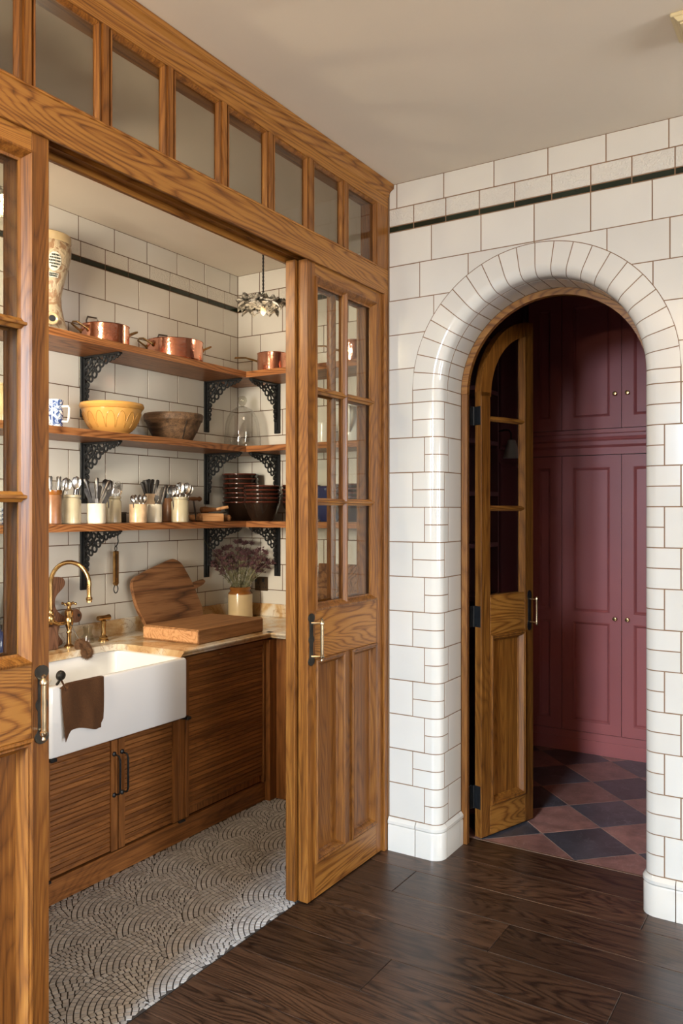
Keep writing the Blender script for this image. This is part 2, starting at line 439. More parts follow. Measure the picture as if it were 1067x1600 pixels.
# clear glass: transparent, with a fresnel reflection
def glass_mat(name, tint=(0.94, 0.95, 0.93), ior=1.45, rough=0.0):
    m = bpy.data.materials.new(name); m.use_nodes = True; nt = m.node_tree
    for n in list(nt.nodes):
        if n.type != 'OUTPUT_MATERIAL': nt.nodes.remove(n)
    out = [n for n in nt.nodes if n.type == 'OUTPUT_MATERIAL'][0]
    tr = N(nt, 'ShaderNodeBsdfTransparent'); tr.inputs[0].default_value = (*tint, 1)
    gl = N(nt, 'ShaderNodeBsdfGlossy'); gl.inputs['Roughness'].default_value = rough
    lw = N(nt, 'ShaderNodeLayerWeight'); lw.inputs['Blend'].default_value = 0.5
    pw = N(nt, 'ShaderNodeMath', operation='POWER'); pw.inputs[1].default_value = 5.0; nt.links.new(lw.outputs['Facing'], pw.inputs[0])
    f0 = ((ior - 1) / (ior + 1)) ** 2
    fr = N(nt, 'ShaderNodeMapRange'); fr.inputs['To Min'].default_value = f0; fr.inputs['To Max'].default_value = 1.0; nt.links.new(pw.outputs[0], fr.inputs[0])
    mx = N(nt, 'ShaderNodeMixShader')
    nt.links.new(fr.outputs[0], mx.inputs[0]); nt.links.new(tr.outputs[0], mx.inputs[1]); nt.links.new(gl.outputs[0], mx.inputs[2])
    nt.links.new(mx.outputs[0], out.inputs[0]); return m
M['glass'] = glass_mat('window_glass')
M['glass_old'] = glass_mat('old_grey_glass', (0.73, 0.74, 0.735))
M['grout_arch'] = plain('tan_grout', (0.23, 0.135, 0.075), 0.9)
M['cloche'] = glass_mat('blown_glass', (0.985, 0.985, 0.98), 1.75)
M['tumbler'] = glass_mat('pressed_glass', (0.88, 0.87, 0.82), 1.6)

# blue and white transfer print
m, nt, b = new_mat('blue_white_transferware')
co = obj_coords(nt, (1, 1, 1), 0)
n1 = N(nt, 'ShaderNodeTexNoise'); n1.inputs['Scale'].default_value = 38; n1.inputs['Detail'].default_value = 4; n1.inputs['Distortion'].default_value = 1.5; nt.links.new(co, n1.inputs[0])
r1 = ramp(nt, n1.outputs[0], [(0.42, (0.03, 0.06, 0.20)), (0.50, (0.16, 0.24, 0.42)), (0.55, (0.72, 0.72, 0.70))])
nt.links.new(r1.outputs[0], b.inputs['Base Color']); b.inputs['Roughness'].default_value = 0.15; M['bluewhite'] = m
# stoneware filter: cream vine relief on buff body
m, nt, b = new_mat('vine_relief_stoneware')
co = obj_coords(nt, (1, 1, 1), 0)
n1 = N(nt, 'ShaderNodeTexNoise'); n1.inputs['Scale'].default_value = 26; n1.inputs['Detail'].default_value = 4; n1.inputs['Distortion'].default_value = 0.8; nt.links.new(co, n1.inputs[0])
r1 = ramp(nt, n1.outputs[0], [(0.44, (0.30, 0.185, 0.10)), (0.50, (0.46, 0.37, 0.24))])
nt.links.new(r1.outputs[0], b.inputs['Base Color']); b.inputs['Roughness'].default_value = 0.4
add_bump(nt, b, n1.outputs[0], 0.8, 0.01); M['vine'] = m
# painted china flowers of the pendant
m, nt, b = new_mat('weathered_grey_white_enamel')
co = obj_coords(nt, (1, 1, 1), 0)
n1 = N(nt, 'ShaderNodeTexNoise'); n1.inputs['Scale'].default_value = 45; n1.inputs['Detail'].default_value = 4; nt.links.new(co, n1.inputs[0])
r1 = ramp(nt, n1.outputs[0], [(0.36, (0.03, 0.028, 0.022)), (0.48, (0.14, 0.125, 0.10)), (0.60, (0.42, 0.39, 0.32))])
nt.links.new(r1.outputs[0], b.inputs['Base Color']); b.inputs['Roughness'].default_value = 0.35; M['pendant'] = m

# ================================================================== STRUCTURE
CEIL = 2.938
XB, YE = -1.455, 0.735          # glazed faces of the pantry's back wall and end wall
ACX, ACZ, AR = 0.667, 2.023, 0.545   # arch centre, springing height, outer radius of the arch ring
RIN = 0.417                     # radius of the tiled opening
GAP = 0.0042

# ---- ceiling and plain walls of the room behind the camera
struct('ceiling', G().box(-1.6, 7.65, -4.2, 2.5, CEIL, CEIL + 0.12).box(-1.6, 0.0, -6.4, -4.2, CEIL, CEIL + 0.12).box(0.0, 7.65, -6.4, -4.2, 4.75, 4.85).box(0.0, 7.65, -4.2, -4.1, 2.45, 4.75), M['plaster'], label='warm beige plaster ceiling over kitchen and pantry, with an added downstand', cat='ceiling')  # last box is an added downstand, shading the upper arch wall
g = G()
g.box(0.0, 0.28, -6.36, -6.2, 0, 4.75).box(1.24, 7.5, -6.36, -6.2, 0, 4.75).box(0.28, 1.24, -6.36, -6.2, 0, 1.7).box(0.28, 1.24, -6.36, -6.2, 4.5, 4.75)
struct('wall_front', g, M['wall_paint'], label='dark wall with tall window behind the viewer', cat='wall')
g = G()
g.box(7.5, 7.65, -6.36, -5.6, 0, 4.75).box(7.5, 7.65, -5.6, -3.9, 0, 0.75).box(7.5, 7.65, -5.6, -4.2, 2.25, 4.75).box(7.5, 7.65, -4.2, -3.9, 2.25, CEIL).box(7.5, 7.65, -3.9, -2.0, 0, CEIL).box(7.5, 7.65, -0.3, 0.3, 0, CEIL).box(7.5, 7.65, -2.0, -0.3, 0, 0.75).box(7.5, 7.65, -2.0, -0.3, 2.25, CEIL)
struct('wall_side', g, M['wall_paint'], label='dark side wall with wide window out of view', cat='wall')
struct('wall_left', G().box(-0.1, 0.0, -6.2, -2.44, 0, CEIL).box(-0.1, 0.0, -6.2, -4.2, CEIL, 4.75), M['wall_paint'], label='dark wall carrying on from the oak partition', cat='wall')
for i, (a, fr) in enumerate(((0, G().box(0.28, 1.24, -6.34, -6.28, 1.7, 1.76).box(0.28, 1.24, -6.34, -6.28, 4.44, 4.5).box(0.28, 0.34, -6.34, -6.28, 1.7, 4.5).box(1.18, 1.24, -6.34, -6.28, 1.7, 4.5).box(0.73, 0.79, -6.34, -6.28, 1.76, 4.44)),
                             (1, G().box(7.56, 7.62, -2.0, -0.3, 0.75, 0.81).box(7.56, 7.62, -2.0, -0.3, 2.19, 2.25).box(7.56, 7.62, -2.0, -1.94, 0.75, 2.25).box(7.56, 7.62, -0.36, -0.3, 0.75, 2.25)))):
    struct('window_%d' % (i + 2), fr, M['cream_paint'], label=('cream frame of the tall window' if i == 0 else 'cream frame of the wide side window'), cat='window')

# ---- pantry shell
back = struct('wall_back', G().box(XB - 0.12, XB - 0.0015, -2.9, YE + 0.12, 0, CEIL), M['grout'], label='cream tiled wall behind the sink and shelves', cat='wall')
endw = struct('wall_end', G().box(XB - 0.0015, -0.14, YE + 0.0015, YE + 0.12, 0, CEIL), M['grout'], label='cream tiled short end wall of the pantry', cat='wall')
struct('wall_divide', G().box(-0.14, -0.02, 0.30, 2.4, 0, CEIL), M['burgundy_wall'], label='burgundy painted wall left of the arched doorway', cat='wall')
struct('wall_pantry', G().box(-0.14, -0.104, -0.004, 0.30, 0, CEIL)
    .box(XB - 0.12, -0.92, -3.0, -2.9, 0, CEIL).box(-0.18, -0.1, -3.0, -2.9, 0, CEIL).box(-0.92, -0.18, -3.0, -2.9, 0, 1.2).box(-0.92, -0.18, -3.0, -2.9, 2.3, CEIL), M['wall_paint'], label='dark return wall of the pantry', cat='wall')

TILE_CACHE = {}
def flat_tile(mat, w, h, plane, t=0.007, c=0.0012):
    key = (mat, round(w, 4), round(h, 4), plane)
    if key not in TILE_CACHE:
        g = G()
        if plane == 'xz': g.box(-w / 2, w / 2, 0, t, -h / 2, h / 2, c)      # glazed face at y = 0, facing -y
        else: g.box(-t, 0, -w / 2, w / 2, -h / 2, h / 2, c)                 # glazed face at x = 0, facing +x
        TILE_CACHE[key] = mesh_of('tile', g, M[mat])
    return TILE_CACHE[key]

def row_spans(a0, a1, phase, pitch):
    k = math.ceil((a0 - phase) / pitch - 1e-6); cuts = [a0]
    while phase + k * pitch < a1 - 1e-6:
        x = phase + k * pitch
        if x > a0 + 0.012 and x < a1 - 0.012: cuts.append(x)
        k += 1
    cuts.append(a1)
    return list(zip(cuts[:-1], cuts[1:]))

def lay_row(parent, plane, pos, a0, a1, z0, z1, phase, pitch, mat='tile', name='tile', t=0.007):
    for p, q in row_spans(a0, a1, phase, pitch):
        me = flat_tile(mat, q - p - GAP, z1 - z0 - GAP, plane, t)
        loc = ((p + q) / 2, pos, (z0 + z1) / 2) if plane == 'xz' else (pos, (p + q) / 2, (z0 + z1) / 2)
        inst(name, me, parent, loc)

# back wall (faces +x) and end wall (faces -y)
Z0B, PB = 0.872, 0.1535
for i in range(12):
    z0 = Z0B + i * PB; odd = i % 2
    lay_row(back, 'yz', XB, -1.75, YE, z0, z0 + PB, -0.085 if odd else -0.020, 0.2285)
    lay_row(endw, 'xz', YE, XB, -0.14, z0, z0 + PB, -1.345 if odd else -1.281, 0.2285)
for par, pl, pos, a0, a1, ph1, ph2 in ((back, 'yz', XB, -1.75, YE, -0.0248, -0.0046), (endw, 'xz', YE, XB, -0.14, -1.288, -1.2971)):
    lay_row(par, pl, pos, a0, a1, 2.818, CEIL, ph1, 0.2285)
    lay_row(par, pl, pos, a0, a1, 2.742, 2.818, ph2, 0.1545, 'relief', 'relief_tile')
    lay_row(par, pl, pos, a0, a1, 2.714, 2.742, ph2, 0.1545, 'tile_dark', 'green_tile', 0.009)

# ---- arch wall: substrate with the arched opening
def jamb_path(r, n=40):
    # opening outline at radius r, from floor left, over the arch, to floor right
    pts = [(ACX - r, 0.0), (ACX - r, 1.0)]
    for k in range(n + 1):
        a = pi - pi * k / n
        pts.append((ACX + r * cos(a), ACZ + r * sin(a)))
    pts += [(ACX + r, 1.0), (ACX + r, 0.0)]
    return pts
g = G()
ys = 0.0015
stations = [(0.4635, ys)]
for k in range(1, 7):
    a = pi / 2 * k / 6
    stations.append((0.4635 - 0.045 * sin(a), ys + 0.045 * (1 - cos(a))))
stations += [(0.4185, 0.30)]
g.strip([[(x, y, z) for x, z in jamb_path(r)] for r, y in stations])
for y, r in ((ys, 0.4635), (0.30, 0.4185)):
    xl, xr = -0.1, 7.5
    g.add([(xl, y, 0), (ACX - r, y, 0), (ACX - r, y, CEIL), (xl, y, CEIL)], [(0, 1, 2, 3)])
    g.add([(ACX + r, y, 0), (xr, y, 0), (xr, y, CEIL), (ACX + r, y, CEIL)], [(0, 1, 2, 3)])
    arc = [p for p in jamb_path(r)][2:-2]
    for p, q in zip(arc[:-1], arc[1:]):
        g.add([(p[0], y, p[1]), (q[0], y, q[1]), (q[0], y, CEIL), (p[0], y, CEIL)], [(0, 1, 2, 3)])
me = bpy.data.meshes.new('wall_right'); me.from_pydata(g.v, [], g.f); me.materials.append(M['grout_arch'])
archw = tag(inst('wall_right', me), 'cream tiled wall pierced by an arched doorway', 'wall', None, 'structure')

ZS, PA = 0.149, 0.15165
def zrow(k): return ZS + PA * k
RC = AR + 0.0032        # clip radius for tiles that meet the arch ring

def arch_z(x):
    d = RC * RC - (x - ACX) ** 2
    return ACZ + sqrt(d) if d > 0 else -1.0

def clipped_tile(x0, x1, z0, z1):
    x0 += GAP / 2; x1 -= GAP / 2; z0 += GAP / 2; z1 -= GAP / 2
    xs = [x0 + (x1 - x0) * i / 14 for i in range(15)]
    if RC > abs(z1 - ACZ):
        for sgn in (-1, 1):
            xc = ACX + sgn * sqrt(RC ** 2 - (z1 - ACZ) ** 2)
            if x0 < xc < x1: xs.append(xc)
    for sgn in (-1, 1):
        if z0 > ACZ and RC > abs(z0 - ACZ):
            xc = ACX + sgn * sqrt(RC ** 2 - (z0 - ACZ) ** 2)
            if x0 < xc < x1: xs.append(xc)
        xe = ACX + sgn * RC
        if x0 < xe < x1: xs += [xe - 1e-5, xe + 1e-5]
    xs.sort()
    keep = [(x, max(z0, arch_z(x))) for x in xs if max(z0, arch_z(x)) <= z1 + 1e-6]
    if len(keep) < 2 or keep[-1][0] - keep[0][0] < 0.012: return None
    poly = [(x, z) for x, z in keep] + [(keep[-1][0], z1), (keep[0][0], z1)]
    out = []
    for p in poly:
        if not out or (abs(p[0] - out[-1][0]) + abs(p[1] - out[-1][1])) > 2e-4: out.append(p)
    return out

def arch_row(k, cuts, z1=None):
    z0 = zrow(k); z1 = z1 or zrow(k + 1)
    for p, q in zip(cuts[:-1], cuts[1:]):
        hit = k >= 12 and any(arch_z(p + (q - p) * i / 10) > z0 - 0.001 for i in range(11))
        if not hit:
            inst('tile', flat_tile('tile', q - p - GAP, z1 - z0 - GAP, 'xz'), archw, ((p + q) / 2, 0, (z0 + z1) / 2))
        else:
            poly = clipped_tile(p, q, z0, z1)
            if poly: obj('tile', G().prism(poly, 'y', 0.0, 0.007), M['tile'], archw)

XEND = 2.25
for k in range(12):                       # pillars left and right of the opening
    short = (k % 2 == 0)
    xl = 0.178 if short else 0.121
    arch_row(k, [0.004, xl])
    xr = 2 * ACX - xl
    cuts = [xr]; x = xr + 0.2263 * (0.62 if short else 0.9)
    while x < XEND: cuts.append(x); x += 0.2263
    arch_row(k, cuts + [XEND])
def mirror_cuts(left):
    return left
arch_row(12, [0.004, 0.36]); arch_row(12, [0.98, 1.33, 1.556, 1.782, 2.008, XEND])
arch_row(13, [0.004, 0.40]); arch_row(13, [0.94, 1.265, 1.49, 1.717, 1.943, XEND])
arch_row(14, [0.004, 0.222, 0.55]); arch_row(14, [0.80, 1.116, 1.342, 1.568, 1.794, 2.02, XEND])
arch_row(15, [0.004, 0.155, 0.38, 0.664, 0.949, 1.175, 1.401, 1.627, 1.853, 2.08, XEND])
arch_row(16, [0.004, 0.21, 0.437, 0.663, 0.887, 1.113, 1.339, 1.565, 1.791, 2.017, XEND], 2.727)
lay_row(archw, 'xz', 0, 0.004, XEND, 2.727, 2.753, 0.125, 0.1525, 'tile_dark', 'green_tile', 0.009)
lay_row(archw, 'xz', 0, 0.004, XEND, 2.753, 2.830, 0.125, 0.1525, 'relief', 'relief_tile')
lay_row(archw, 'xz', 0, 0.004, XEND, 2.830, CEIL, 0.042, 0.2258)

# bullnose jamb tiles (two to a course) and flat reveal tiles
BR = 0.045
def bull_plan(x0, y1, off=0.0):
    X = 0.25; pts = [(x0, 0.0 - off)]
    cx, cy = X - BR, BR
    for i in range(7):
        a = -pi / 2 + pi / 2 * i / 6
        pts.append((cx + (BR + off) * cos(a), cy + (BR + off) * sin(a)))
    if y1 > BR + 0.004: pts.append((X + off, y1))
    return pts
def bull_mesh(x0, y1, h, mirror):
    outer = bull_plan(x0, y1); inner = bull_plan(x0, y1, -0.008)
    poly = outer + inner[::-1]
    if mirror: poly = [(2 * ACX - x, y) for x, y in poly]
    return mesh_of('bullnose_tile', G().prism(poly, 'z', -h / 2, h / 2), M['tile'], 35)
BM = {}
for mir in (False, True):
    for short in (True, False):
        x0 = (0.178 if short else 0.121) + GAP / 2; y1 = 0.085 if short else 0.046
        BM[mir, short] = (bull_mesh(x0, y1, PA / 2 - GAP, mir), y1)
for mir in (False, True):
    for k in range(12):
        me, y1 = BM[mir, k % 2 == 0]
        for j in (0, 1):
            inst('bullnose_tile', me, archw, (0, 0, zrow(k) + PA * (0.25 + 0.5 * j)))
        key = ('reveal', mir, round(y1, 3))
        if key not in TILE_CACHE:
            ya, yb = y1 + 0.008, 0.222; X = 0.25
            g = G().box(X - 0.007, X, ya, yb, -PA / 2 + GAP / 2, PA / 2 - GAP / 2, 0.001)
            if mir: g.v = [(2 * ACX - x, y, z) for x, y, z in g.v]
            TILE_CACHE[key] = mesh_of('reveal_tile', g, M['tile'])
        inst('reveal_tile', TILE_CACHE[key], archw, (0, 0, zrow(k) + PA / 2))

# arch ring: bullnose voussoirs and the reveal course behind them
def ring_piece(prof_o, prof_i, a0, a1, n=4):
    poly = prof_o + prof_i[::-1]; rows = []
    for i in range(n + 1):
        a = a0 + (a1 - a0) * i / n
        rows.append([(ACX + r * cos(a), y, ACZ + r * sin(a)) for r, y in poly])
    return G().strip(rows, False, True, True)
po = [(AR, 0.0)] + [(RIN + BR - BR * sin(pi / 2 * i / 6), BR * (1 - cos(pi / 2 * i / 6))) for i in range(7)] + [(RIN, 0.078)]
pi_ = [(AR, 0.008), (RIN + BR + 0.002, 0.008), (RIN + 0.02, 0.02), (RIN + 0.008, BR), (RIN + 0.008, 0.078)]
NV = 22
for i in range(NV):
    a0 = pi * i / NV; a1 = pi * (i + 1) / NV; d = GAP * 0.5 / AR
    obj('arch_tile', ring_piece(po, pi_, a0 + d, a1 - d), M['tile'], archw, 35)
    obj('reveal_tile', ring_piece([(RIN, 0.086), (RIN, 0.222)], [(RIN + 0.007, 0.086), (RIN + 0.007, 0.222)], a0 + d * 1.3, a1 - d * 1.3), M['tile'], archw, 35)
# stilt between the last full course and the springing
for mir in (False, True):
    h = ACZ - zrow(12) - GAP
    o = inst('bullnose_tile', bull_mesh(0.121 + GAP / 2, 0.078, h, mir), archw, (0, 0, (ACZ + zrow(12)) / 2))
    g = G().box(0.243, 0.25, 0.081, 0.222, -h / 2, h / 2)
    if mir: g.v = [(2 * ACX - x, y, z) for x, y, z in g.v]
    obj('reveal_tile', g, M['tile'], archw, None, (0, 0, (ACZ + zrow(12)) / 2))

# skirting tiles: moulded, rounded at the opening
SK = [(0.010, 0.0), (0.010, 0.108), (0.007, 0.114), (0.012, 0.121), (0.012, 0.132), (0.006, 0.141), (0.001, 0.147)]
def skirt_piece(plan, mirror):
    rows = []
    for (x, y, nx, ny) in plan:
        col = [(x + nx * o, y + ny * o, z) for o, z in SK] + [(x - nx * 0.003, y - ny * 0.003, z) for _, z in (SK[-1], SK[0])]
        if mirror: col = [(2 * ACX - a, b_, c_) for a, b_, c_ in col]
        rows.append(col)
    return G().strip(rows, False, True, True)
corner = [(0.139, 0, 0, -1)]
for i in range(7):
    a = -pi / 2 + pi / 2 * i / 6
    corner.append((0.205 + BR * cos(a), BR + BR * sin(a), cos(a), sin(a)))
corner.append((0.25, 0.052, 1, 0))
for side in ('left', 'right'):
    mir = side == 'right'
    root = tag(obj('baseboard_' + side, G().box(*( (0.004, 0.200, 0.003, 0.2, 0.002, 0.14) if not mir else (2 * ACX - 0.200, XEND, 0.003, 0.2, 0.002, 0.14))), M['grout']), 'moulded white tile skirting %s of the arch' % side, 'skirting', None, 'structure')
    pieces = [corner, [(0.25, 0.055, 1, 0), (0.25, 0.190, 1, 0)], [(0.25, 0.193, 1, 0), (0.25, 0.224, 1, 0)]]
    if not mir: pieces.append([(0.004, 0, 0, -1), (0.136, 0, 0, -1)])
    else:
        x = 0.136
        while x > -0.9:
            pieces.append([(x - 0.147, 0, 0, -1), (x, 0, 0, -1)]); x -= 0.150
    for p in pieces: obj('skirting_tile', skirt_piece(p, mir), M['tile'], root, 30)

# ---- arched oak frame in the reveal
fr = tag(thing('trim_1', 'arched oak door frame lining the tiled opening', 'door frame'), kind='structure')
for sgn in (-1, 1):
    xa, xb = sorted((ACX + sgn * 0.4165, ACX + sgn * 0.388))
    obj('jamb', G().box(xa, xb, 0.224, 0.250, 0, ACZ, 0.002), M['oak_z'], fr)
rows = []
for i in range(33):
    a = pi * i / 32
    rows.append([(ACX + r * cos(a), y, ACZ + r * sin(a)) for r, y in ((0.4165, 0.224), (0.388, 0.224), (0.388, 0.250), (0.4165, 0.250))])
obj('arch_head', G().strip(rows, False, True, True), M['oak_x'], fr, 40)
g = G()
for z0, z1 in ((1.89, 1.975), (0.967, 1.063), (0.137, 0.242)):
    hg = G().box(1.047, 1.0555, 0.246, 0.282, z0, z1, 0.001)
    obj('hinge', hg, M['iron'], fr)

# ---- floors
floor = struct('floor', G().box(-0.058, 7.5, -6.2, 0.313, -0.06, -0.016), M['plank'], label='dark oak plank floor of the kitchen', cat='floor')
known_ends = {1: [0.205], 4: [0.436]}
yt = 0.312
for j in range(14):
    y1 = 0.312 if j == 0 else 0.083 - 0.2135 * (j - 1)
    y0 = 0.083 - 0.2135 * j
    r = random.Random(40 + j)
    cuts = [-0.057]
    start = known_ends.get(j - 1, None)
    x = start[0] if start else -0.057 + r.uniform(0.7, 1.9)
    if j == 0: x = 1.6
    while x < 2.9:
        cuts.append(x); x += r.uniform(1.2, 1.9)
    cuts.append(3.3)
    for p, q in zip(cuts[:-1], cuts[1:]):
        inst('plank', mesh_of('plank', G().box(-(q - p) / 2 + 0.0006, (q - p) / 2 - 0.0006, -(y1 - y0) / 2 + 0.0008, (y1 - y0) / 2 - 0.0008, -0.017, 0.0, 0.0016), M['plank']), floor, ((p + q) / 2, (y0 + y1) / 2, 0))

# checkered stone floor beyond the arch
cfl = struct('floor', G().box(-0.02, 1.6, 0.313, 2.4, -0.06, -0.0008), M['checker_grout'], label='red and slate checkered stone floor beyond the arch', cat='floor')
d = 0.2127
for iy in range(-1, 8):
    for ix in range(-4, 6):
        if (ix + iy) % 2: continue
        cx, cy = 0.7345 + ix * d, 0.532 + iy * d
        e = d - 0.0035
        poly = [(cx - e, cy), (cx, cy - e), (cx + e, cy), (cx, cy + e)]
        for a, b_, c_ in ((0, 1, 0.322), (1, 0, -0.018), (-1, 0, -1.598), (0, -1, -1.93)):
            poly = clip_half(poly, a, b_, c_)
            if len(poly) < 3: break
        if len(poly) < 3: continue
        poly = [(x - cx, y - cy) for x, y in poly]
        inst('floor_tile', mesh_of('floor_tile', G().prism(poly, 'z', -0.012, 0.0), M['checker_dark' if iy % 2 == 0 else 'checker_red']), cfl, (cx, cy, 0))
struct('trim_3', G().box(0.279, 1.055, 0.3145, 0.3205, -0.014, 0.001), M['threshold'], label='thin metal strip where planks meet stone tiles', cat='threshold')
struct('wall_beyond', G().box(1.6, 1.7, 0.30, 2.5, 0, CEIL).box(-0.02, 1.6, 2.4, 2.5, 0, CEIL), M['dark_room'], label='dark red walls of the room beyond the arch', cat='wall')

struct('ceiling', G().box(-0.02, 1.6, 0.304, 2.4, CEIL - 0.012, CEIL - 0.001), M['dark_room'], label='dark red panel added under the ceiling beyond the arch', cat='ceiling')  # added panel, cuts the bounce from above to keep the room dark
# fan mosaic of the pantry floor
mfl = struct('floor', G().box(XB - 0.004, -0.06, -2.9, YE, -0.06, -0.0022), M['mos_grout'], label='grey fan pattern stone mosaic floor of the pantry', cat='floor')
A_ = 0.24; RV = A_ * sqrt(3) / 2
stones = []
NR = 12
L0 = (-0.075, -1.375)
for i in range(-14, 16):
    for j in range(-10, 14):
        Lx = L0[0] + i * A_ + (j % 2) * A_ / 2; Ly = L0[1] + j * RV
        if not (-1.0 < Lx < 0.35 and -2.6 < Ly < 0.6): continue
        for ri in range(NR):
            rc = (ri + 0.5) * A_ / NR; half = A_ / NR / 2
            n = max(2, int(round(rc * 2 * pi / 3 / 0.0205)))
            ofs = random.Random(ri * 31 + i * 7 + j).random()
            for k in range(-1, n + 1):
                a = pi - pi / 3 + (k + 0.5 + ofs) * (2 * pi / 3) / n
                if a < pi - pi / 3 - 0.02 or a > pi + pi / 3 + 0.02: continue
                px, py = Lx + rc * cos(a), Ly + rc * sin(a)
                if not (-0.84 < px < -0.062 and -2.3 < py < 0.25): continue
                mrg = -0.006
                if (px - Lx - A_ / 2) ** 2 + (py - Ly - RV) ** 2 < (A_ + mrg) ** 2: continue
                if (px - Lx - A_ / 2) ** 2 + (py - Ly + RV) ** 2 < (A_ + mrg) ** 2: continue
                da = (2 * pi / 3) / n
                # three points along the arc so the courses read as curves
                r0, r1 = rc - half + 0.0017, rc + half - 0.0017
                ga = 0.0017 / rc
                poly = [(r * cos(t), r * sin(t)) for r, t in ((r0, a - da / 2 + ga), (r1, a - da / 2 + ga), (r1, a), (r1, a + da / 2 - ga), (r0, a + da / 2 - ga), (r0, a))]
                poly = [(Lx + x, Ly + y) for x, y in poly]
                for sy in (1, -1):        # keep clear of the two neighbouring fans
                    ox, oy = Lx + A_ / 2, Ly + sy * RV; q2 = []
                    for (x, y) in poly:
                        dd_ = sqrt((x - ox) ** 2 + (y - oy) ** 2); k_ = max(1.0, (A_ + 0.0006) / dd_)
                        q2.append((ox + (x - ox) * k_, oy + (y - oy) * k_))
                    poly = q2
                ar_ = abs(sum(poly[m_][0] * poly[m_ - 1][1] - poly[m_ - 1][0] * poly[m_][1] for m_ in range(len(poly)))) / 2
                if ar_ < 3e-5: continue
                poly = clip_half(poly, -1, 0, 0.0605)
                if len(poly) < 3: continue
                stones.append((px, py, poly))
def stone_geo(g, poly, cx=0.0, cy=0.0, zt=0.0):
    mx = sum(p[0] for p in poly) / len(poly); my = sum(p[1] for p in poly) / len(poly)
    n = len(poly)
    lo = [(x - cx, y - cy, -0.006) for x, y in poly]
    hi = [(mx + (x - mx) * 0.93 - cx, my + (y - my) * 0.93 - cy, zt) for x, y in poly]
    g.add(lo + hi, [tuple(n + k for k in range(n))] + [(k, (k + 1) % n, n + (k + 1) % n, n + k) for k in range(n)])
def view_size(s):
    dx, dy = s[0] - 1.736, s[1] + 3.167
    w = -sin(0.5588) * dx + cos(0.5588) * dy; u = 533.5 + 1271.5 * (cos(0.5588) * dx + sin(0.5588) * dy) / w; v = 797.6 + 1271.5 * 1.5 / w
    return (82 < u < 470 and v < 1600), w
vis = sorted([(view_size(s)[1], i) for i, s in enumerate(stones) if view_size(s)[0]])
single = set(i for _, i in vis[:300])
rest = G(); rv = random.Random(5)
for i, (px, py, poly) in enumerate(stones):
    zt = rv.uniform(-0.0006, 0.0006)
    if i in single:
        g = G(); stone_geo(g, poly, px, py, zt)
        o = inst('mosaic_stone', mesh_of('mosaic_stone', g, M['mosaic']), mfl, (px, py, 0))
    else: stone_geo(rest, poly, 0, 0, zt)
ro = obj('mosaic_stones', rest, M['mosaic'], mfl); ro['kind'] = 'stuff'

# mosaic colour: vary by stone, single or joined
m, nt, b = new_mat('fan_mosaic_stone')
ge = nt.nodes.new('ShaderNodeNewGeometry'); oi = nt.nodes.new('ShaderNodeObjectInfo')
ad = N(nt, 'ShaderNodeMath', operation='ADD'); nt.links.new(ge.outputs['Random Per Island'], ad.inputs[0]); nt.links.new(oi.outputs['Random'], ad.inputs[1])
fc = N(nt, 'ShaderNodeMath', operation='FRACT'); nt.links.new(ad.outputs[0], fc.inputs[0])
r1 = ramp(nt, fc.outputs[0], [(0.0, (0.30, 0.28, 0.258)), (0.5, (0.37, 0.35, 0.325)), (1.0, (0.44, 0.42, 0.395))])
nt.links.new(r1.outputs[0], b.inputs['Base Color']); b.inputs['Roughness'].default_value = 0.5
for me in bpy.data.meshes:
    if me.name.startswith('mosaic_stone'): me.materials[0] = m

# ================================================================== OAK PARTITION
YZ = lambda y, z, h: (h, y, z)
BEAD = [(0.0, 0.0), (0.0, 0.006), (0.006, 0.008), (0.010, 0.003), (0.022, -0.014), (0.028, -0.016), (0.028, -0.021), (0.0, -0.021)]
PBEAD = [(0.0, 0.0), (0.0, 0.007), (0.006, 0.010), (0.012, 0.006), (0.016, 0.007), (0.027, -0.013), (0.033, -0.019), (0.033, -0.022), (0.0, -0.022)]

def pull_handle(parent, y, z0, z1, out=0.048, off=0.0):
    h = thing('handle', None, None, (0, 0, 0)); h.parent = parent
    h['label'] = 'dark plate with brass pull bar'
    zc = (z0 + z1) / 2
    pts = []
    n = 40
    for i in range(n + 1):
        t = i / n; z = z0 + (z1 - z0) * t
        e = min(t, 1 - t)
        w = 0.011
        if e < 0.16: w = 0.021 * sqrt(max(0.02, 1 - ((e - 0.085) / 0.088) ** 2))
        if abs(t - 0.5) < 0.06: w = 0.011 + 0.007 * sqrt(max(0, 1 - ((t - 0.5) / 0.06) ** 2))
        pts.append((w, z))
    poly = [(y + w, z) for w, z in pts] + [(y - w, z) for w, z in pts[::-1]]
    obj('back_plate', G().prism(poly, 'x', 0.0, 0.003), M['bronze'], h)
    g = G()
    zb0, zb1 = z0 + 0.030, z1 - 0.030
    yb = y + off
    prof = [(0.001, zb0 - 0.014), (0.006, zb0 - 0.010), (0.004, zb0 - 0.004), (0.0095, zb0 + 0.003), (0.0095, zb0 + 0.010), (0.0065, zb0 + 0.013),
            (0.0072, zc), (0.0065, zb1 - 0.013), (0.0095, zb1 - 0.010), (0.0095, zb1 - 0.003), (0.004, zb1 + 0.004), (0.006, zb1 + 0.010), (0.001, zb1 + 0.014)]
    g.lathe(prof, 14, (out, yb, 0))
    obj('bar', g, M['brass_bar'], h, 40)
    for zz in (zb0 + 0.006, zb1 - 0.006):
        obj('post', G().tube([(0.002, y, zz), (0.02, y + off * 0.4, zz), (out, yb, zz)], 0.0045, 8), M['brass_bar'], h, 40)
    return h

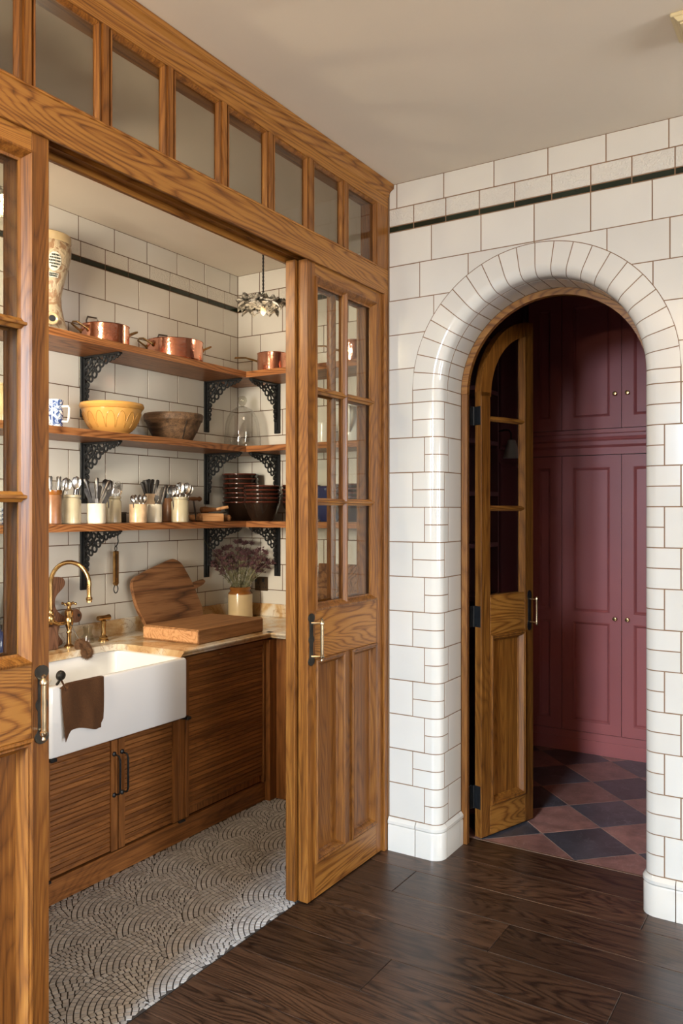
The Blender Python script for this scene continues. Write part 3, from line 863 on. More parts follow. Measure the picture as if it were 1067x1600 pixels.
def sliding_door(n, label, y0, xface, handle=None):
    W, T, H = 0.581, 0.043, 2.452
    t = thing('door_%d' % n, label, 'door', (xface, y0, 0.006), 0, None, 'structure')
    sw = 0.052; gz0, gz1 = 1.107, 2.398
    c = 0.0015
    obj('stile', G().box(-T, 0, 0, sw, 0, H, c), M['oak_z'], t)
    obj('stile', G().box(-T, 0, W - sw, W, 0, H, c), M['oak_z'], t)
    obj('rail', G().box(-T, 0, sw, W - sw, gz1, H, c), M['oak_y'], t)
    obj('rail', G().box(-T, 0, sw, W - sw, 0.920, gz0, c), M['oak_y'], t)
    obj('rail', G().box(-T, 0, sw, W - sw, 0, 0.132, c), M['oak_y'], t)
    pc0, pc1 = W / 2 - 0.027, W / 2 + 0.027
    obj('centre_stile', G().box(-T, 0, pc0, pc1, 0.132, 0.920, c), M['oak_z'], t)
    # panels with bolection moulding
    for a, b_ in ((sw, pc0), (pc1, W - sw)):
        p = obj('panel', G().box(-0.036, -0.020, a, b_, 0.132, 0.920), M['oak_z'], t)
        obj('panel_moulding', G().rect_frame(a, b_, 0.132, 0.920, PBEAD, YZ), M['oak_z'], p)
    # glazing: three rows of two panes
    mz = (1.528, 1.962); mh = 0.013
    yc = W / 2
    bar = [(-0.022, -0.015), (-0.013, -0.015), (-0.008, -0.006), (-0.001, -0.004), (-0.001, 0.004), (-0.008, 0.006), (-0.013, 0.015), (-0.022, 0.015)]
    bar = bar + [(-0.038, 0.008), (-0.038, -0.008)]
    obj('muntin', G().prism([(x, yc + y) for x, y in bar], 'z', gz0, gz1), M['oak_z'], t)
    for z in mz:
        for a, b_ in ((sw, yc - 0.004), (yc + 0.004, W - sw)):
            obj('muntin', G().prism([(x, z + y * 0.9) for x, y in bar], 'y', a, b_), M['oak_y'], t)
    obj('glazing_bead', G().rect_frame(sw, W - sw, gz0, gz1, BEAD, YZ), M['oak_z'], t)
    zs = [gz0, mz[0], mz[1], gz1]
    for r in range(3):
        for a, b_ in ((sw, yc), (yc, W - sw)):
            obj('pane', G().box(-0.024, -0.021, a, b_, zs[r], zs[r + 1]), M['glass'], t)
    if handle is not None: pull_handle(t, handle, 0.900, 1.100, 0.036, 0.021 if handle < 0.3 else -0.021)
    return t

sliding_door(2, 'oak glazed sliding door next to the tiled pillar, in front', -0.615, -0.012, 0.024)
sliding_door(3, 'oak glazed sliding door parked right behind the front one', -0.631, -0.060)
sliding_door(4, 'oak glazed sliding door at the far left edge, handle on its right', -2.371, -0.012, 0.581 - 0.024)
sliding_door(5, 'oak glazed sliding door behind the far left one', -2.376, -0.060)

tr = thing('trim_2', 'slim oak jamb between sliding doors and tiled wall', 'door jamb', (0, 0, 0), 0, None, 'structure')
obj('jamb', G().box(-0.104, 0.0, -0.033, -0.002, 0, 2.455, 0.0015), M['oak_z'], tr)
obj('jamb', G().box(-0.104, 0.0, -2.438, -2.373, 0, 2.455, 0.0015), M['oak_z'], tr)

# transom window over the doors
tw = thing('window_1', 'long oak transom window above the sliding doors', 'window', (0, 0, 0), 0, None, 'structure')
YL = -2.44
obj('lintel', G().box(-0.010, 0.0, YL, -0.002, 2.452, 2.562, 0.0015), M['oak_y'], tw)
obj('door_track', G().box(-0.118, -0.010, YL, -0.034, 2.475, 2.562).box(-0.059, -0.057, YL, -0.034, 2.462, 2.476), M['oak_y'], tw)
obj('rear_fascia', G().box(-0.118, -0.106, YL, -0.034, 2.452, 2.475), M['oak_y'], tw)
obj('lintel_cap', G().prism([(0.0, 2.555), (0.004, 2.557), (0.004, 2.561), (-0.012, 2.570), (-0.012, 2.562)], 'y', YL, -0.11), M['oak_y'], tw)
obj('top_rail', G().box(-0.085, 0.0, YL, -0.002, 2.836, 2.884, 0.0012), M['oak_y'], tw)
crown = [(-0.085, 2.884), (0.0, 2.884), (0.004, 2.888), (0.006, 2.896), (0.012, 2.906), (0.022, 2.914), (0.029, 2.917), (0.030, 2.936), (-0.085, 2.936)]
obj('crown_moulding', G().prism(crown, 'y', YL, -0.002), M['oak_y'], tw)
obj('end_stile', G().box(-0.085, 0.0, -0.098, -0.002, 2.562, 2.836, 0.0012), M['oak_z'], tw)
cents = [-0.355 - 0.2512 * k for k in range(9)]
bar = [(-0.030, -0.021), (-0.014, -0.021), (-0.008, -0.012), (0.0, -0.010), (0.0, 0.010), (-0.008, 0.012), (-0.014, 0.021), (-0.030, 0.021)]
for yc in cents:
    if yc < YL: continue
    obj('mullion', G().prism([(x, yc + y) for x, y in bar], 'z', 2.562, 2.836), M['oak_z'], tw)
edges = [-0.098] + [y for y in cents if y > YL] + [YL]
for a, b_ in zip(edges[:-1], edges[1:]):
    obj('pane', G().box(-0.022, -0.019, b_, a, 2.562, 2.836), M['glass_old'], tw)
    y1 = a - (0.0 if a == -0.098 else 0.019); y0 = b_ + 0.019
    obj('glazing_bead', G().rect_frame(y0, y1, 2.562, 2.836, [(0.0, -0.018), (0.0, -0.004), (0.005, -0.003), (0.012, -0.013), (0.012, -0.018)], YZ), M['oak_z'], tw)

# ================================================================== ARCHED LEAF
ang = radians(71.95)
leaf = thing('door_1', 'narrow oak leaf with arched head standing open in the doorway', 'door', (0.313, 0.308, 0.008), ang, None, 'structure')
# local x runs from the hinge to the meeting edge, face towards -y (the kitchen), thickness to +y
LW, LT = 0.382, 0.038
LC = 0.384; LR = 0.384; LZ = ACZ - 0.008      # arch centre (local x), radius, springing
XZ = lambda x, z, h: (x, -h, z)
obj('stile', G().box(0, 0.064, 0, LT, 0, LZ + 0.02, 0.0015), M['oak_z'], leaf)
tz = LZ + sqrt(LR ** 2 - (LC - LW + 0.062) ** 2)
arc_r = [(LC + LR * cos(a), LZ + LR * sin(a)) for a in [pi - (pi / 2) * i / 24 for i in range(25)]]
arc_r = [(min(x, LW), z) for x, z in arc_r]
rin = LR - 0.068
arc_i = [(LC + rin * cos(a), LZ + rin * sin(a)) for a in [pi - (pi / 2) * i / 24 for i in range(25)]]
arc_i = [(x, z) for x, z in arc_i if x < LW - 0.066] 
xcut = LW - 0.066; zc_ = LZ + sqrt(rin ** 2 - (xcut - LC) ** 2)
poly = arc_r + [(LW, LZ + 0.2), (LW - 0.066, LZ + 0.2), (xcut, zc_)] + arc_i[::-1]
# head: curved rail
head = [(x, z) for x, z in arc_r if x <= LW] + [(LW, LZ + sqrt(max(0, LR ** 2 - (LW - LC) ** 2)) - 0.001), (LW, zc_), (xcut, zc_)] + arc_i[::-1]
g = G()
no = len(arc_r)
rows = []
for i in range(25):
    a = pi - (pi / 2) * i / 24
    o = (min(LC + LR * cos(a), LW), LZ + LR * sin(a)); q = (min(LC + rin * cos(a), LW), LZ + rin * sin(a))
    rows.append([(o[0], 0.0, o[1]), (q[0], 0.0, q[1]), (q[0], LT, q[1]), (o[0], LT, o[1])])
obj('arched_head', G().strip(rows, False, True, True), M['oak_z'], leaf, 40)
obj('stile', G().box(LW - 0.064, LW, -0.0005, LT + 0.0005, 0, LZ + LR - 0.002, 0.0015), M['oak_z'], leaf)
obj('rail', G().box(0.064, LW - 0.064, 0, LT, 0, 0.134, 0.0015), M['oak_x'], leaf)
obj('rail', G().box(0.064, LW - 0.064, 0, LT, 0.918, 1.102, 0.0015), M['oak_x'], leaf)
p = obj('panel', G().box(0.064, LW - 0.064, 0.020, 0.032, 0.134, 0.918), M['oak_z'], leaf)
obj('panel_moulding', G().rect_frame(0.064, LW - 0.064, 0.134, 0.918, PBEAD, XZ), M['oak_z'], p)
for z in (1.502, 1.916):
    bb = [(-0.001, z - 0.004), (-0.001, z + 0.004), (0.008, z + 0.012), (0.028, z + 0.012), (0.028, z - 0.012), (0.008, z - 0.012)]
    obj('muntin', G().prism(bb, 'x', 0.064, LW - 0.064), M['oak_x'], leaf)
gx0, gx1 = 0.064, LW - 0.064
obj('glazing_bead', G().add([(gx1, -0.004, 1.102), (gx1 - 0.024, 0.012, 1.102), (gx1 - 0.024, 0.02, 1.102), (gx1, 0.02, 1.102), (gx1, -0.004, zc_), (gx1 - 0.024, 0.012, zc_), (gx1 - 0.024, 0.02, zc_), (gx1, 0.02, zc_)],
    [(0, 1, 5, 4), (1, 2, 6, 5), (2, 3, 7, 6), (3, 0, 4, 7), (0, 3, 2, 1), (4, 5, 6, 7)]), M['oak_z'], leaf)
for z0, z1 in ((1.102, 1.502), (1.502, 1.916)):
    obj('pane', G().box(gx0, gx1, 0.018, 0.021, z0, z1), M['glass'], leaf)
gp = [(gx0, 1.916), (gx1, 1.916), (gx1, zc_)] + [q for q in arc_i[::-1] if q[0] >= gx0]
if arc_i[0][0] >= gx0: gp.append((gx0, LZ))
obj('pane', G().prism(gp, 'y', 0.018, 0.021), M['glass'], leaf)
# hinges and handle of the leaf
for z0, z1 in ((1.882, 1.967), (0.959, 1.055), (0.129, 0.234)):
    hg = obj('hinge', G().box(-0.003, 0.0, 0.004, 0.040, z0, z1, 0.0008), M['iron'], leaf)
    obj('knuckle', G().tube([(-0.004, 0.043, z0), (-0.004, 0.043, z1)], 0.006, 10), M['iron'], hg, 40)
    obj('hinge_leaf', G().box(-0.030, -0.003, 0.041, 0.045, z0, z1), M['iron'], hg)
h = thing('handle', None, None); h.parent = leaf; h['label'] = 'black plate with thin brass pull bar'
obj('back_plate', G().prism([(LW - 0.031 + w * s_, z) for s_, seq in ((1, [(0.004, 0.914), (0.013, 0.925), (0.015, 0.945), (0.010, 0.962), (0.010, 1.062), (0.015, 1.078), (0.013, 1.098), (0.004, 1.108)]), (-1, [(0.004, 1.108), (0.013, 1.098), (0.015, 1.078), (0.010, 1.062), (0.010, 0.962), (0.015, 0.945), (0.013, 0.925), (0.004, 0.914)])) for w, z in seq], 'y', -0.003, 0.0), M['iron'], h)
obj('bar', G().lathe([(0.002, 0.942), (0.007, 0.950), (0.0055, 0.960), (0.0055, 1.062), (0.007, 1.072), (0.002, 1.080)], 12, (LW - 0.031, -0.045, 0)), M['brass_bar'], h, 40)
for z in (0.956, 1.066):
    obj('post', G().tube([(LW - 0.031, -0.002, z), (LW - 0.031, -0.045, z)], 0.004, 8), M['brass_bar'], h, 40)

# ================================================================== BURGUNDY ROOM
def cup_door(parent, x0, x1, z0, z1, y, panels, knob=None):
    c = 0.0018; st = 0.070
    g = G()
    g.box(x0 + c, x0 + st, y, y + 0.022, z0, z1).box(x1 - st, x1 - c, y, y + 0.022, z0, z1)
    edges = [z0] + [v for p in panels for v in p] + [z1]
    for a, b_ in zip(edges[0::2], edges[1::2]): g.box(x0 + st, x1 - st, y, y + 0.022, a, b_)
    dd = obj('door', g, M['burgundy'], parent)
    for a, b_ in panels:
        pg = G().box(x0 + st, x1 - st, y + 0.010, y + 0.02, a, b_)
        pg.rect_frame(x0 + st, x1 - st, a, b_, [(0, 0.0), (0.004, 0.003), (0.009, 0.0), (0.016, -0.009), (0.018, -0.012), (0, -0.012)], lambda u, w, h: (u, y - h, w))
        obj('panel', pg, M['burgundy'], dd)
    if knob:
        obj('knob', G().lathe([(0.010, 0.0), (0.005, -0.006), (0.005, -0.010), (0.011, -0.014), (0.0135, -0.020), (0.011, -0.026), (0.0, -0.028)], 14, (knob[0], y, knob[1]), 'y'), M['brass'], dd, 40)
def cupboard(label, x0, x1, doors):
    YF_ = 1.9
    t = thing('tall_cupboard', label, 'cupboard', (0, 0, 0), 0, 'burgundy cupboards beyond the arch')
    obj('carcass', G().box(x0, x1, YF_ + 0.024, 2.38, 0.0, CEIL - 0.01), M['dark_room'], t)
    obj('plinth', G().box(x0, x1, YF_ - 0.004, YF_ + 0.03, 0, 0.083).box(x0, x1, YF_ + 0.001, YF_ + 0.03, 0.083, 0.128), M['burgundy'], t)
    obj('mid_rail', G().box(x0, x1, YF_ - 0.002, YF_ + 0.03, 1.842, 1.998).prism([(YF_ - 0.002, 1.885), (YF_ - 0.018, 1.900), (YF_ - 0.018, 1.925), (YF_ - 0.006, 1.935), (YF_ - 0.014, 1.950), (YF_ - 0.014, 1.968), (YF_ - 0.002, 1.975)], 'x', x0, x1), M['burgundy'], t)
    for a, b_, k in doors:
        cup_door(t, a, b_, 0.131, 1.838, YF_, [(0.195, 0.812), (0.874, 1.765)], (k, 0.843) if k else None)
        cup_door(t, a, b_, 2.002, CEIL - 0.10, YF_, [(2.075, CEIL - 0.17)], (k, 2.208) if k else None)
    obj('top_rail', G().box(x0, x1, YF_ - 0.002, YF_ + 0.03, CEIL - 0.098, CEIL - 0.004), M['burgundy'], t)
    return t
cupboard('burgundy panelled cupboard with paired brass knobs beyond the arch', 0.2, 0.927, [(0.2, 0.5636, 0.527), (0.5636, 0.927, 0.600)])
cupboard('narrow burgundy cupboard in shadow beside the open leaf', -0.018, 0.2, [(-0.018, 0.2, None)])
cupboard('burgundy panelled cupboard hidden behind the right pillar', 0.927, 1.59, [(0.927, 1.26, 1.22), (1.26, 1.59, 1.30)])

# panelling of the wall seen through the leaf's glass
for i, (a, b_) in enumerate(((0.95, 1.33), (1.36, 1.82))):
    for j, (z0, z1) in enumerate(((0.14, 1.78), (1.86, 2.85))):
        o = obj('wall_panel', G().box(-0.019, -0.013, a, b_, z0, z1).rect_frame(a, b_, z0, z1, [(0, 0), (0, 0.012), (0.012, 0.016), (0.03, 0.006), (0.03, 0)], lambda u, w, h: (-0.013 + h, u, w)), M['burgundy_wall'])
        tag(o, ('upper' if j else 'lower') + (' burgundy wall panel nearer the leaf' if i == 0 else ' burgundy wall panel nearer the cupboards'), 'wall panel', 'wall panels left of the doorway', 'structure')
# dark shelving behind the hinge side
sh = thing('narrow_shelving', 'dark shelving seen in the gap behind the open leaf', 'shelving', (0, 0, 0))
obj('upright', G().box(-0.018, 0.0, 0.62, 0.93, 0.02, 2.6), M['burgundy_wall'], sh)
for k in range(9):
    obj('shelf', G().box(0.0, 0.155, 0.64, 0.92, 0.25 + 0.265 * k, 0.272 + 0.265 * k), M['burgundy_wall'], sh)
obj('side', G().box(0.0, 0.155, 0.92, 0.935, 0.02, 2.6), M['burgundy_wall'], sh)

# wall lamp
lp = thing('wall_lamp', 'small satin metal wall lamp seen through the leaf glass', 'wall lamp', (0, 1.30, 1.955))
obj('base', G().lathe([(0.03, -0.012), (0.03, -0.004), (0.012, 0.0), (0.008, 0.012)], 16, (0.0, 0, 0), 'x'), M['brass_dark'], lp, 40)
obj('arm', G().tube([(0.0, 0, 0), (0.05, 0, 0.008), (0.075, 0, 0.006), (0.088, 0.0, -0.012), (0.090, 0.0, -0.05)], 0.005, 8), M['iron'], lp, 40)
obj('shade', G().lathe([(0.010, 0.0), (0.022, -0.004), (0.050, -0.105), (0.046, -0.105), (0.018, -0.01), (0.0, -0.006)], 20, (0.092, 0, -0.05)), M['lamp_metal'], lp, 40)

# moulded block on the ceiling at the far right
cb = thing('trim_4', 'cream moulded block on the ceiling at the upper right corner', 'ceiling moulding', (1.292, -0.668, CEIL), 0, None, 'structure')
obj('cap', G().box(0.0, 0.5, 0.0, 0.16, -0.011, 0.0, 0.003), M['cream_paint'], cb)
obj('cove', G().prism([(0.010, -0.011), (0.022, -0.027), (0.478, -0.027), (0.490, -0.011)], 'y', 0.006, 0.154), M['cream_paint'], cb)
obj('bead', G().box(0.026, 0.474, 0.012, 0.148, -0.033, -0.027, 0.002), M['cream_paint'], cb)
obj('foot', G().box(0.036, 0.464, 0.018, 0.142, -0.048, -0.033, 0.002), M['cream_paint'], cb)

# ================================================================== PANTRY FITTINGS
XCF, XCB = -0.835, XB + 0.001       # cabinet front, back
ZT = 0.870                          # worktop height
YEF = 0.255                         # face of the end-run cabinets

def slat_geo(w, h):
    # a horizontal reeded slat, its lower lip proud
    return G().prism([(0.0, 0.001), (0.004, 0.0012), (0.0058, 0.004), (0.0036, h - 0.002), (0.001, h - 0.001), (0.0, h)], 'y', -w / 2, w / 2)

def slatted(parent, y0, y1, z0, z1, x, pitch=0.0198):
    n = int(round((z1 - z0) / pitch)); p = (z1 - z0) / n
    me = mesh_of('slat', slat_geo(y1 - y0, p), M['cab_y'])
    for k in range(n): inst('slat', me, parent, (x, (y0 + y1) / 2, z0 + k * p))

# sink cabinet
t = thing('sink_cabinet', 'oak cabinet with two slatted doors under the white sink', 'cabinet', (0, 0, 0))
obj('carcass', G().box(XCB + 0.02, XCF - 0.024, -1.165, -0.43, 0.095, 0.560), M['cab_z'], t)
obj('side_stile', G().box(XCF - 0.024, XCF, -0.440, -0.402, 0.095, 0.83, 0.001), M['cab_z'], t)
obj('side_stile', G().box(XCF - 0.024, XCF, -1.190, -1.152, 0.095, 0.83, 0.001), M['cab_z'], t)
for nm, a, b_, hy in (('l', -1.150, -0.803, -0.822), ('r', -0.797, -0.442, -0.779)):
    z0, z1 = 0.098, 0.553; st = 0.034
    g = G().box(XCF - 0.022, XCF, a, a + (0.012 if nm == 'l' else st), z0, z1).box(XCF - 0.022, XCF, b_ - st, b_, z0, z1)
    g.box(XCF - 0.022, XCF - 0.012, a, b_, z0, z1)
    d = obj('door', g, M['cab_z'], t)
    slatted(d, a + (0.014 if nm == 'l' else st + 0.001), b_ - st - 0.001, z0 + 0.002, z1 - 0.002, XCF - 0.012)
    h = obj('handle', G().tube([(XCF, hy, 0.497), (XCF + 0.026, hy + 0.004, 0.490), (XCF + 0.032, hy + 0.004, 0.475), (XCF + 0.032, hy + 0.004, 0.350), (XCF + 0.026, hy + 0.004, 0.335), (XCF, hy, 0.328)], [0.0035, 0.0035, 0.005, 0.005, 0.0035, 0.0035], 8)
        .lathe([(0.010, 0), (0.010, 0.004), (0.004, 0.008)], 12, (XCF, hy, 0.497), 'x').lathe([(0.010, 0), (0.010, 0.004), (0.004, 0.008)], 12, (XCF, hy, 0.328), 'x'), M['iron'], d, 40)
    h['label'] = 'black iron pull'
for y in (-1.158, -0.425):
    obj('sink_bracket', G().box(XCF - 0.02, XCF + 0.052, y - 0.014, y + 0.014, 0.558, 0.572, 0.003), M['iron'], t)
    obj('foot_plate', G().box(XCF - 0.01, XCF + 0.010, y - 0.020, y + 0.020, 0.088, 0.099, 0.002), M['iron'], t)

# slatted appliance front to the right of the sink
t = thing('slatted_cabinet', 'oak cabinet with full-height horizontal slats right of the sink', 'cabinet', (0, 0, 0))
obj('carcass', G().box(XCB + 0.02, XCF - 0.014, -0.398, 0.235, 0.10, 0.838), M['cab_z'], t)
d = obj('door', G().box(XCF - 0.014, XCF - 0.002, -0.396, 0.19, 0.135, 0.805), M['cab_z'], t)
slatted(d, -0.380, 0.175, 0.140, 0.803, XCF - 0.004)
obj('top_rail', G().box(XCF - 0.014, XCF + 0.004, -0.396, 0.19, 0.806, 0.832, 0.001), M['cab_y'], t)
obj('stile', G().box(XCF - 0.014, XCF + 0.007, -0.400, -0.381, 0.10, 0.832, 0.001), M['cab_z'], t)
obj('stile', G().box(XCF - 0.014, XCF + 0.007, 0.176, 0.196, 0.10, 0.832, 0.001), M['cab_z'], t)
for y in (-0.155, -0.100):
    obj('catch', G().tube([(XCF + 0.004, y - 0.012, 0.813), (XCF + 0.014, y, 0.812), (XCF + 0.004, y + 0.012, 0.813)], 0.0032, 6), M['brass'], t, 40)
# corner post and end-run cabinet
t = thing('corner_cabinet', 'oak cabinet in the pantry corner behind the sliding doors', 'cabinet', (0, 0, 0))
obj('corner_post', G().box(XCF - 0.03, XCF + 0.03, 0.198, 0.262, 0.0, 0.832, 0.001), M['cab_z'], t)
obj('corner_post', G().box(XCF + 0.031, XCF + 0.092, YEF - 0.003, YEF + 0.03, 0.0, 0.832, 0.001), M['cab_z'], t)
obj('carcass', G().box(XCF + 0.032, -0.150, YEF + 0.031, YE - 0.01, 0.02, 0.832), M['cab_z'], t)
dd = obj('door', G().box(XCF + 0.095, -0.45, YEF, YEF + 0.022, 0.10, 0.828, 0.001), M['cab_z'], t)
obj('door', G().box(-0.446, -0.152, YEF, YEF + 0.022, 0.10, 0.828, 0.001), M['cab_z'], t)
obj('plinth', G().box(XCF + 0.093, -0.150, YEF + 0.006, YEF + 0.03, 0, 0.098), M['cab_x'], t)
tag(obj('plinth_board', G().box(XCF - 0.022, XCF - 0.001, -1.9, 0.196, 0.0, 0.0925, 0.001), M['cab_y']), 'long oak plinth board along the foot of the cabinets', 'plinth')

# marble worktop with ogee front edge, and upstands
OG = [(0.0, ZT - 0.030), (0.020, ZT - 0.030), (0.026, ZT - 0.026), (0.028, ZT - 0.020), (0.034, ZT - 0.015), (0.040, ZT - 0.008), (0.040, ZT - 0.003), (0.036, ZT), (0.0, ZT)]
wt = thing('worktop', 'honey veined marble worktop round the sink and along the end wall', 'worktop', (0, 0, 0))
XW = XCF + 0.0
YC = -0.452
g = G().box(XCB + 0.02, XW, YC, 0.232, ZT - 0.030, ZT)
g.prism([(XW + x, z) for x, z in OG], 'y', YC, 0.232)
obj('slab', g, M['marble'], wt)
g = G().box(XCB + 0.02, -0.142, 0.232, YE - 0.002, ZT - 0.030, ZT)
obj('slab', g, M['marble'], wt)
obj('edge', G().prism([(0.232 - x, z) for x, z in OG], 'x', XW + 0.0, -0.142), M['marble'], wt)
# behind the sink, with a rounded inner corner
rc = 0.07
poly = [(XCB + 0.02, -1.62), (-1.218, -1.62), (-1.218, YC - rc)]
for k in range(7):
    a = pi - pi / 2 * k / 6
    poly.append((-1.218 + rc + rc * cos(a), YC - rc + rc * sin(a)))
poly += [(XCB + 0.02, YC)]
obj('slab', G().prism(poly, 'z', ZT - 0.030, ZT), M['marble'], wt)
obj('slab', G().box(-1.218, XW, -1.62, -1.163, ZT - 0.030, ZT).prism([(XW + x, z) for x, z in OG], 'y', -1.62, -1.163), M['marble'], wt)
obj('upstand', G().box(XB + 0.0005, XB + 0.020, -1.62, YE - 0.0005, ZT - 0.03, 0.944, 0.002), M['marble'], wt)
obj('upstand', G().box(XB + 0.020, -0.142, YE - 0.020, YE - 0.0005, ZT - 0.0, 0.944, 0.002), M['marble'], wt)
tag(obj('base_cabinet', G().box(XCB + 0.02, XCF, -1.62, -1.195, 0.095, 0.838, 0.001), M['cab_y']), 'oak base cabinet left of the sink, hidden by the door', 'cabinet')

# belfast sink
def rrect(x0, x1, y0, y1, r, n=5):
    pts = []
    for cx, cy, a0 in ((x1 - r, y1 - r, 0), (x0 + r, y1 - r, pi / 2), (x0 + r, y0 + r, pi), (x1 - r, y0 + r, 3 * pi / 2)):
        for k in range(n + 1):
            a = a0 + pi / 2 * k / n; pts.append((cx + r * cos(a), cy + r * sin(a)))
    return pts
sx0, sx1, sy0, sy1 = -1.255, -0.785, -1.178, -0.436
rows = []
for off, z, r in ((0.004, 0.574, 0.012), (0.0, 0.580, 0.016), (0.0, 0.828, 0.016), (0.003, 0.836, 0.014), (0.009, 0.840, 0.012)):
    rows.append([(x, y, z) for x, y in rrect(sx0 + off, sx1 - off, sy0 + off, sy1 - off, r)])
for off, z, r in ((0.022, 0.840, 0.030), (0.028, 0.836, 0.035), (0.032, 0.82, 0.04), (0.040, 0.640, 0.05), (0.060, 0.615, 0.05), (0.12, 0.610, 0.05)):
    rows.append([(x, y, z) for x, y in rrect(sx0 + off, sx1 - off, sy0 + off, sy1 - off, r)])
t = thing('belfast_sink', 'white fireclay farmhouse sink set in the marble worktop', 'sink', (0, 0, 0))
obj('basin', G().strip(rows, False, True, True), M['sink'], t, 35)
obj('drain', G().lathe([(0.04, 0.612), (0.04, 0.615), (0.03, 0.616), (0.0, 0.611)], 20, (-1.02, -0.8, 0)), M['brass_dark'], t, 40)

# brown cloth on a round-ended peg over the sink front
rows = []
ny_, nz_ = 16, 18
r = random.Random(3)
for j in range(nz_ + 1):
    tz = j / nz_; row = []
    for i in range(ny_ + 1):
        u = i / ny_
        z = 0.853 - 0.20 * tz
        y = -1.135 + 0.205 * u + 0.012 * tz * (1 - u)
        x = -0.772 + 0.006 * sin(u * 9 + tz * 2) * (0.3 + tz) + 0.003 * sin(u * 17 - tz * 4)
        if j < 3: x = -0.772 - 0.018 * (1 - tz * nz_ / 3) ** 2; z = 0.853 - 0.003 * (3 - j) - 0.004 * j
        if tz > 0.9: z += 0.012 * sin(u * 5.2) * (tz - 0.9) * 10
        if u > 0.93 and (tz > 0.93 or tz < 0.05): y -= 0.010
        if u < 0.2: z -= 0.012 * (1 - u / 0.2) * tz; z -= 0.012 * (1 - u / 0.2)
        row.append((x, y, z))
    rows.append(row)
g = G().strip(rows)
back_rows = [[(x - 0.003, y, z) for x, y, z in rw] for rw in rows]
n0 = len(g.v); g.strip(back_rows)
per = [(0, i) for i in range(ny_ + 1)] + [(j, ny_) for j in range(1, nz_ + 1)] + [(nz_, i) for i in range(ny_ - 1, -1, -1)] + [(j, 0) for j in range(nz_ - 1, 0, -1)]
ix = lambda p: p[0] * (ny_ + 1) + p[1]
for p, q in zip(per, per[1:] + per[:1]): g.f.append((ix(p), ix(q), n0 + ix(q), n0 + ix(p)))
cl = tag(obj('dish_cloth', g, M['cloth'], None, 60), 'dark brown cloth hanging over the front of the sink', 'cloth')
pg = thing('cloth_peg', 'dark round-headed metal peg above the brown cloth', 'peg', (-0.772, -1.148, 0.862))
obj('stem', G().tube([(-0.012, 0, -0.014), (-0.002, 0.0, -0.004), (0.004, 0.004, 0.012)], 0.005, 8), M['bronze'], pg, 40)
obj('strap', G().tube([(0.006, 0.002, 0.01), (0.010, 0.012, -0.012), (0.011, 0.022, -0.038)], [(0.004, 0.009), (0.003, 0.010), (0.003, 0.011)], 8), M['cloth'], pg, 40)
obj('head', G().lathe([(0.0, 0.018), (0.012, 0.018), (0.019, 0.013), (0.019, 0.006), (0.006, 0.0)], 20, (0, 0, 0.022), 'x').ring((0.018, 0, 0.022), 0.014, 0.0025, 'x', 16), M['bronze'], pg, 40)

# ---- shelves
SX, SYF = -1.160, 0.447
SZ = (2.252, 1.831, 1.406); ST = 0.033
names = ('top', 'middle', 'bottom')
for nm, z in zip(names, SZ):
    poly = [(XB + 0.001, -1.75), (SX, -1.75), (SX, SYF), (XB + 0.001, YE - 0.001)]
    tag(obj('wall_shelf', G().prism(poly, 'z', z, z + ST), M['shelf_y']), 'long oak %s shelf on the wall above the sink' % nm, 'shelf', 'long oak shelves')
    poly = [(XB + 0.002, YE - 0.001), (SX + 0.0015, SYF), (-0.15, SYF), (-0.15, YE - 0.001)]
    tag(obj('wall_shelf', G().prism(poly, 'z', z, z + ST), M['shelf_x']), 'short oak %s shelf on the pantry end wall' % nm, 'shelf', 'short oak shelves')

# ---- cast iron brackets
def bracket_parts():
    HT = 0.295; A = 0.262
    vert = G().box(0.0, 0.010, -0.021, 0.021, -HT, 0.0, 0.002).box(0.010, 0.016, -0.006, 0.006, -HT + 0.02, -0.01, 0.001)
    arm = G().box(0.010, A, -0.013, 0.013, -0.009, 0.0, 0.002)
    sc = G()
    pts = [(0.238, -0.014, .013), (0.214, -0.019, .015), (0.188, -0.024, .016), (0.160, -0.032, .018), (0.132, -0.044, .019), (0.108, -0.066, .020), (0.082, -0.092, .020), (0.056, -0.112, .017),
           (0.032, -0.140, .014), (0.030, -0.168, .014), (0.028, -0.194, .013), (0.026, -0.218, .012),
           (0.038, -0.030, .020), (0.076, -0.030, .018), (0.112, -0.028, .014), (0.036, -0.070, .018), (0.070, -0.062, .017), (0.034, -0.104, .014), (0.205, -0.012, .009), (0.155, -0.014, .010)]
    for x, z, R in pts: sc.ring((x, 0, z), R - 0.004, 0.0052, 'y', 12, 6)
    for a, b_ in (((0.012, -0.105), (0.11, -0.01)), ((0.012, -0.06), (0.06, -0.01)), ((0.012, -0.15), (0.04, -0.13)), ((0.13, -0.04), (0.16, -0.008)), ((0.18, -0.03), (0.20, -0.008))):
        sc.tube([(a[0], 0, a[1]), ((a[0] + b_[0]) / 2 + 0.006, 0, (a[1] + b_[1]) / 2 - 0.006), (b_[0], 0, b_[1])], 0.005, 6)
    sc.ball((0.252, 0, -0.010), 0.010, 8, 5)
    return mesh_of('wall_plate', vert, M['iron']), mesh_of('arm', arm, M['iron']), mesh_of('scrollwork', sc, M['iron'], 50)
BP = bracket_parts()
def bracket(loc, rz, label):
    t = thing('shelf_bracket', label, 'bracket', loc, rz, 'scrolled black iron shelf brackets')
    for nm, me in zip(('wall_plate', 'arm', 'scrollwork'), BP): inst(nm, me, t)
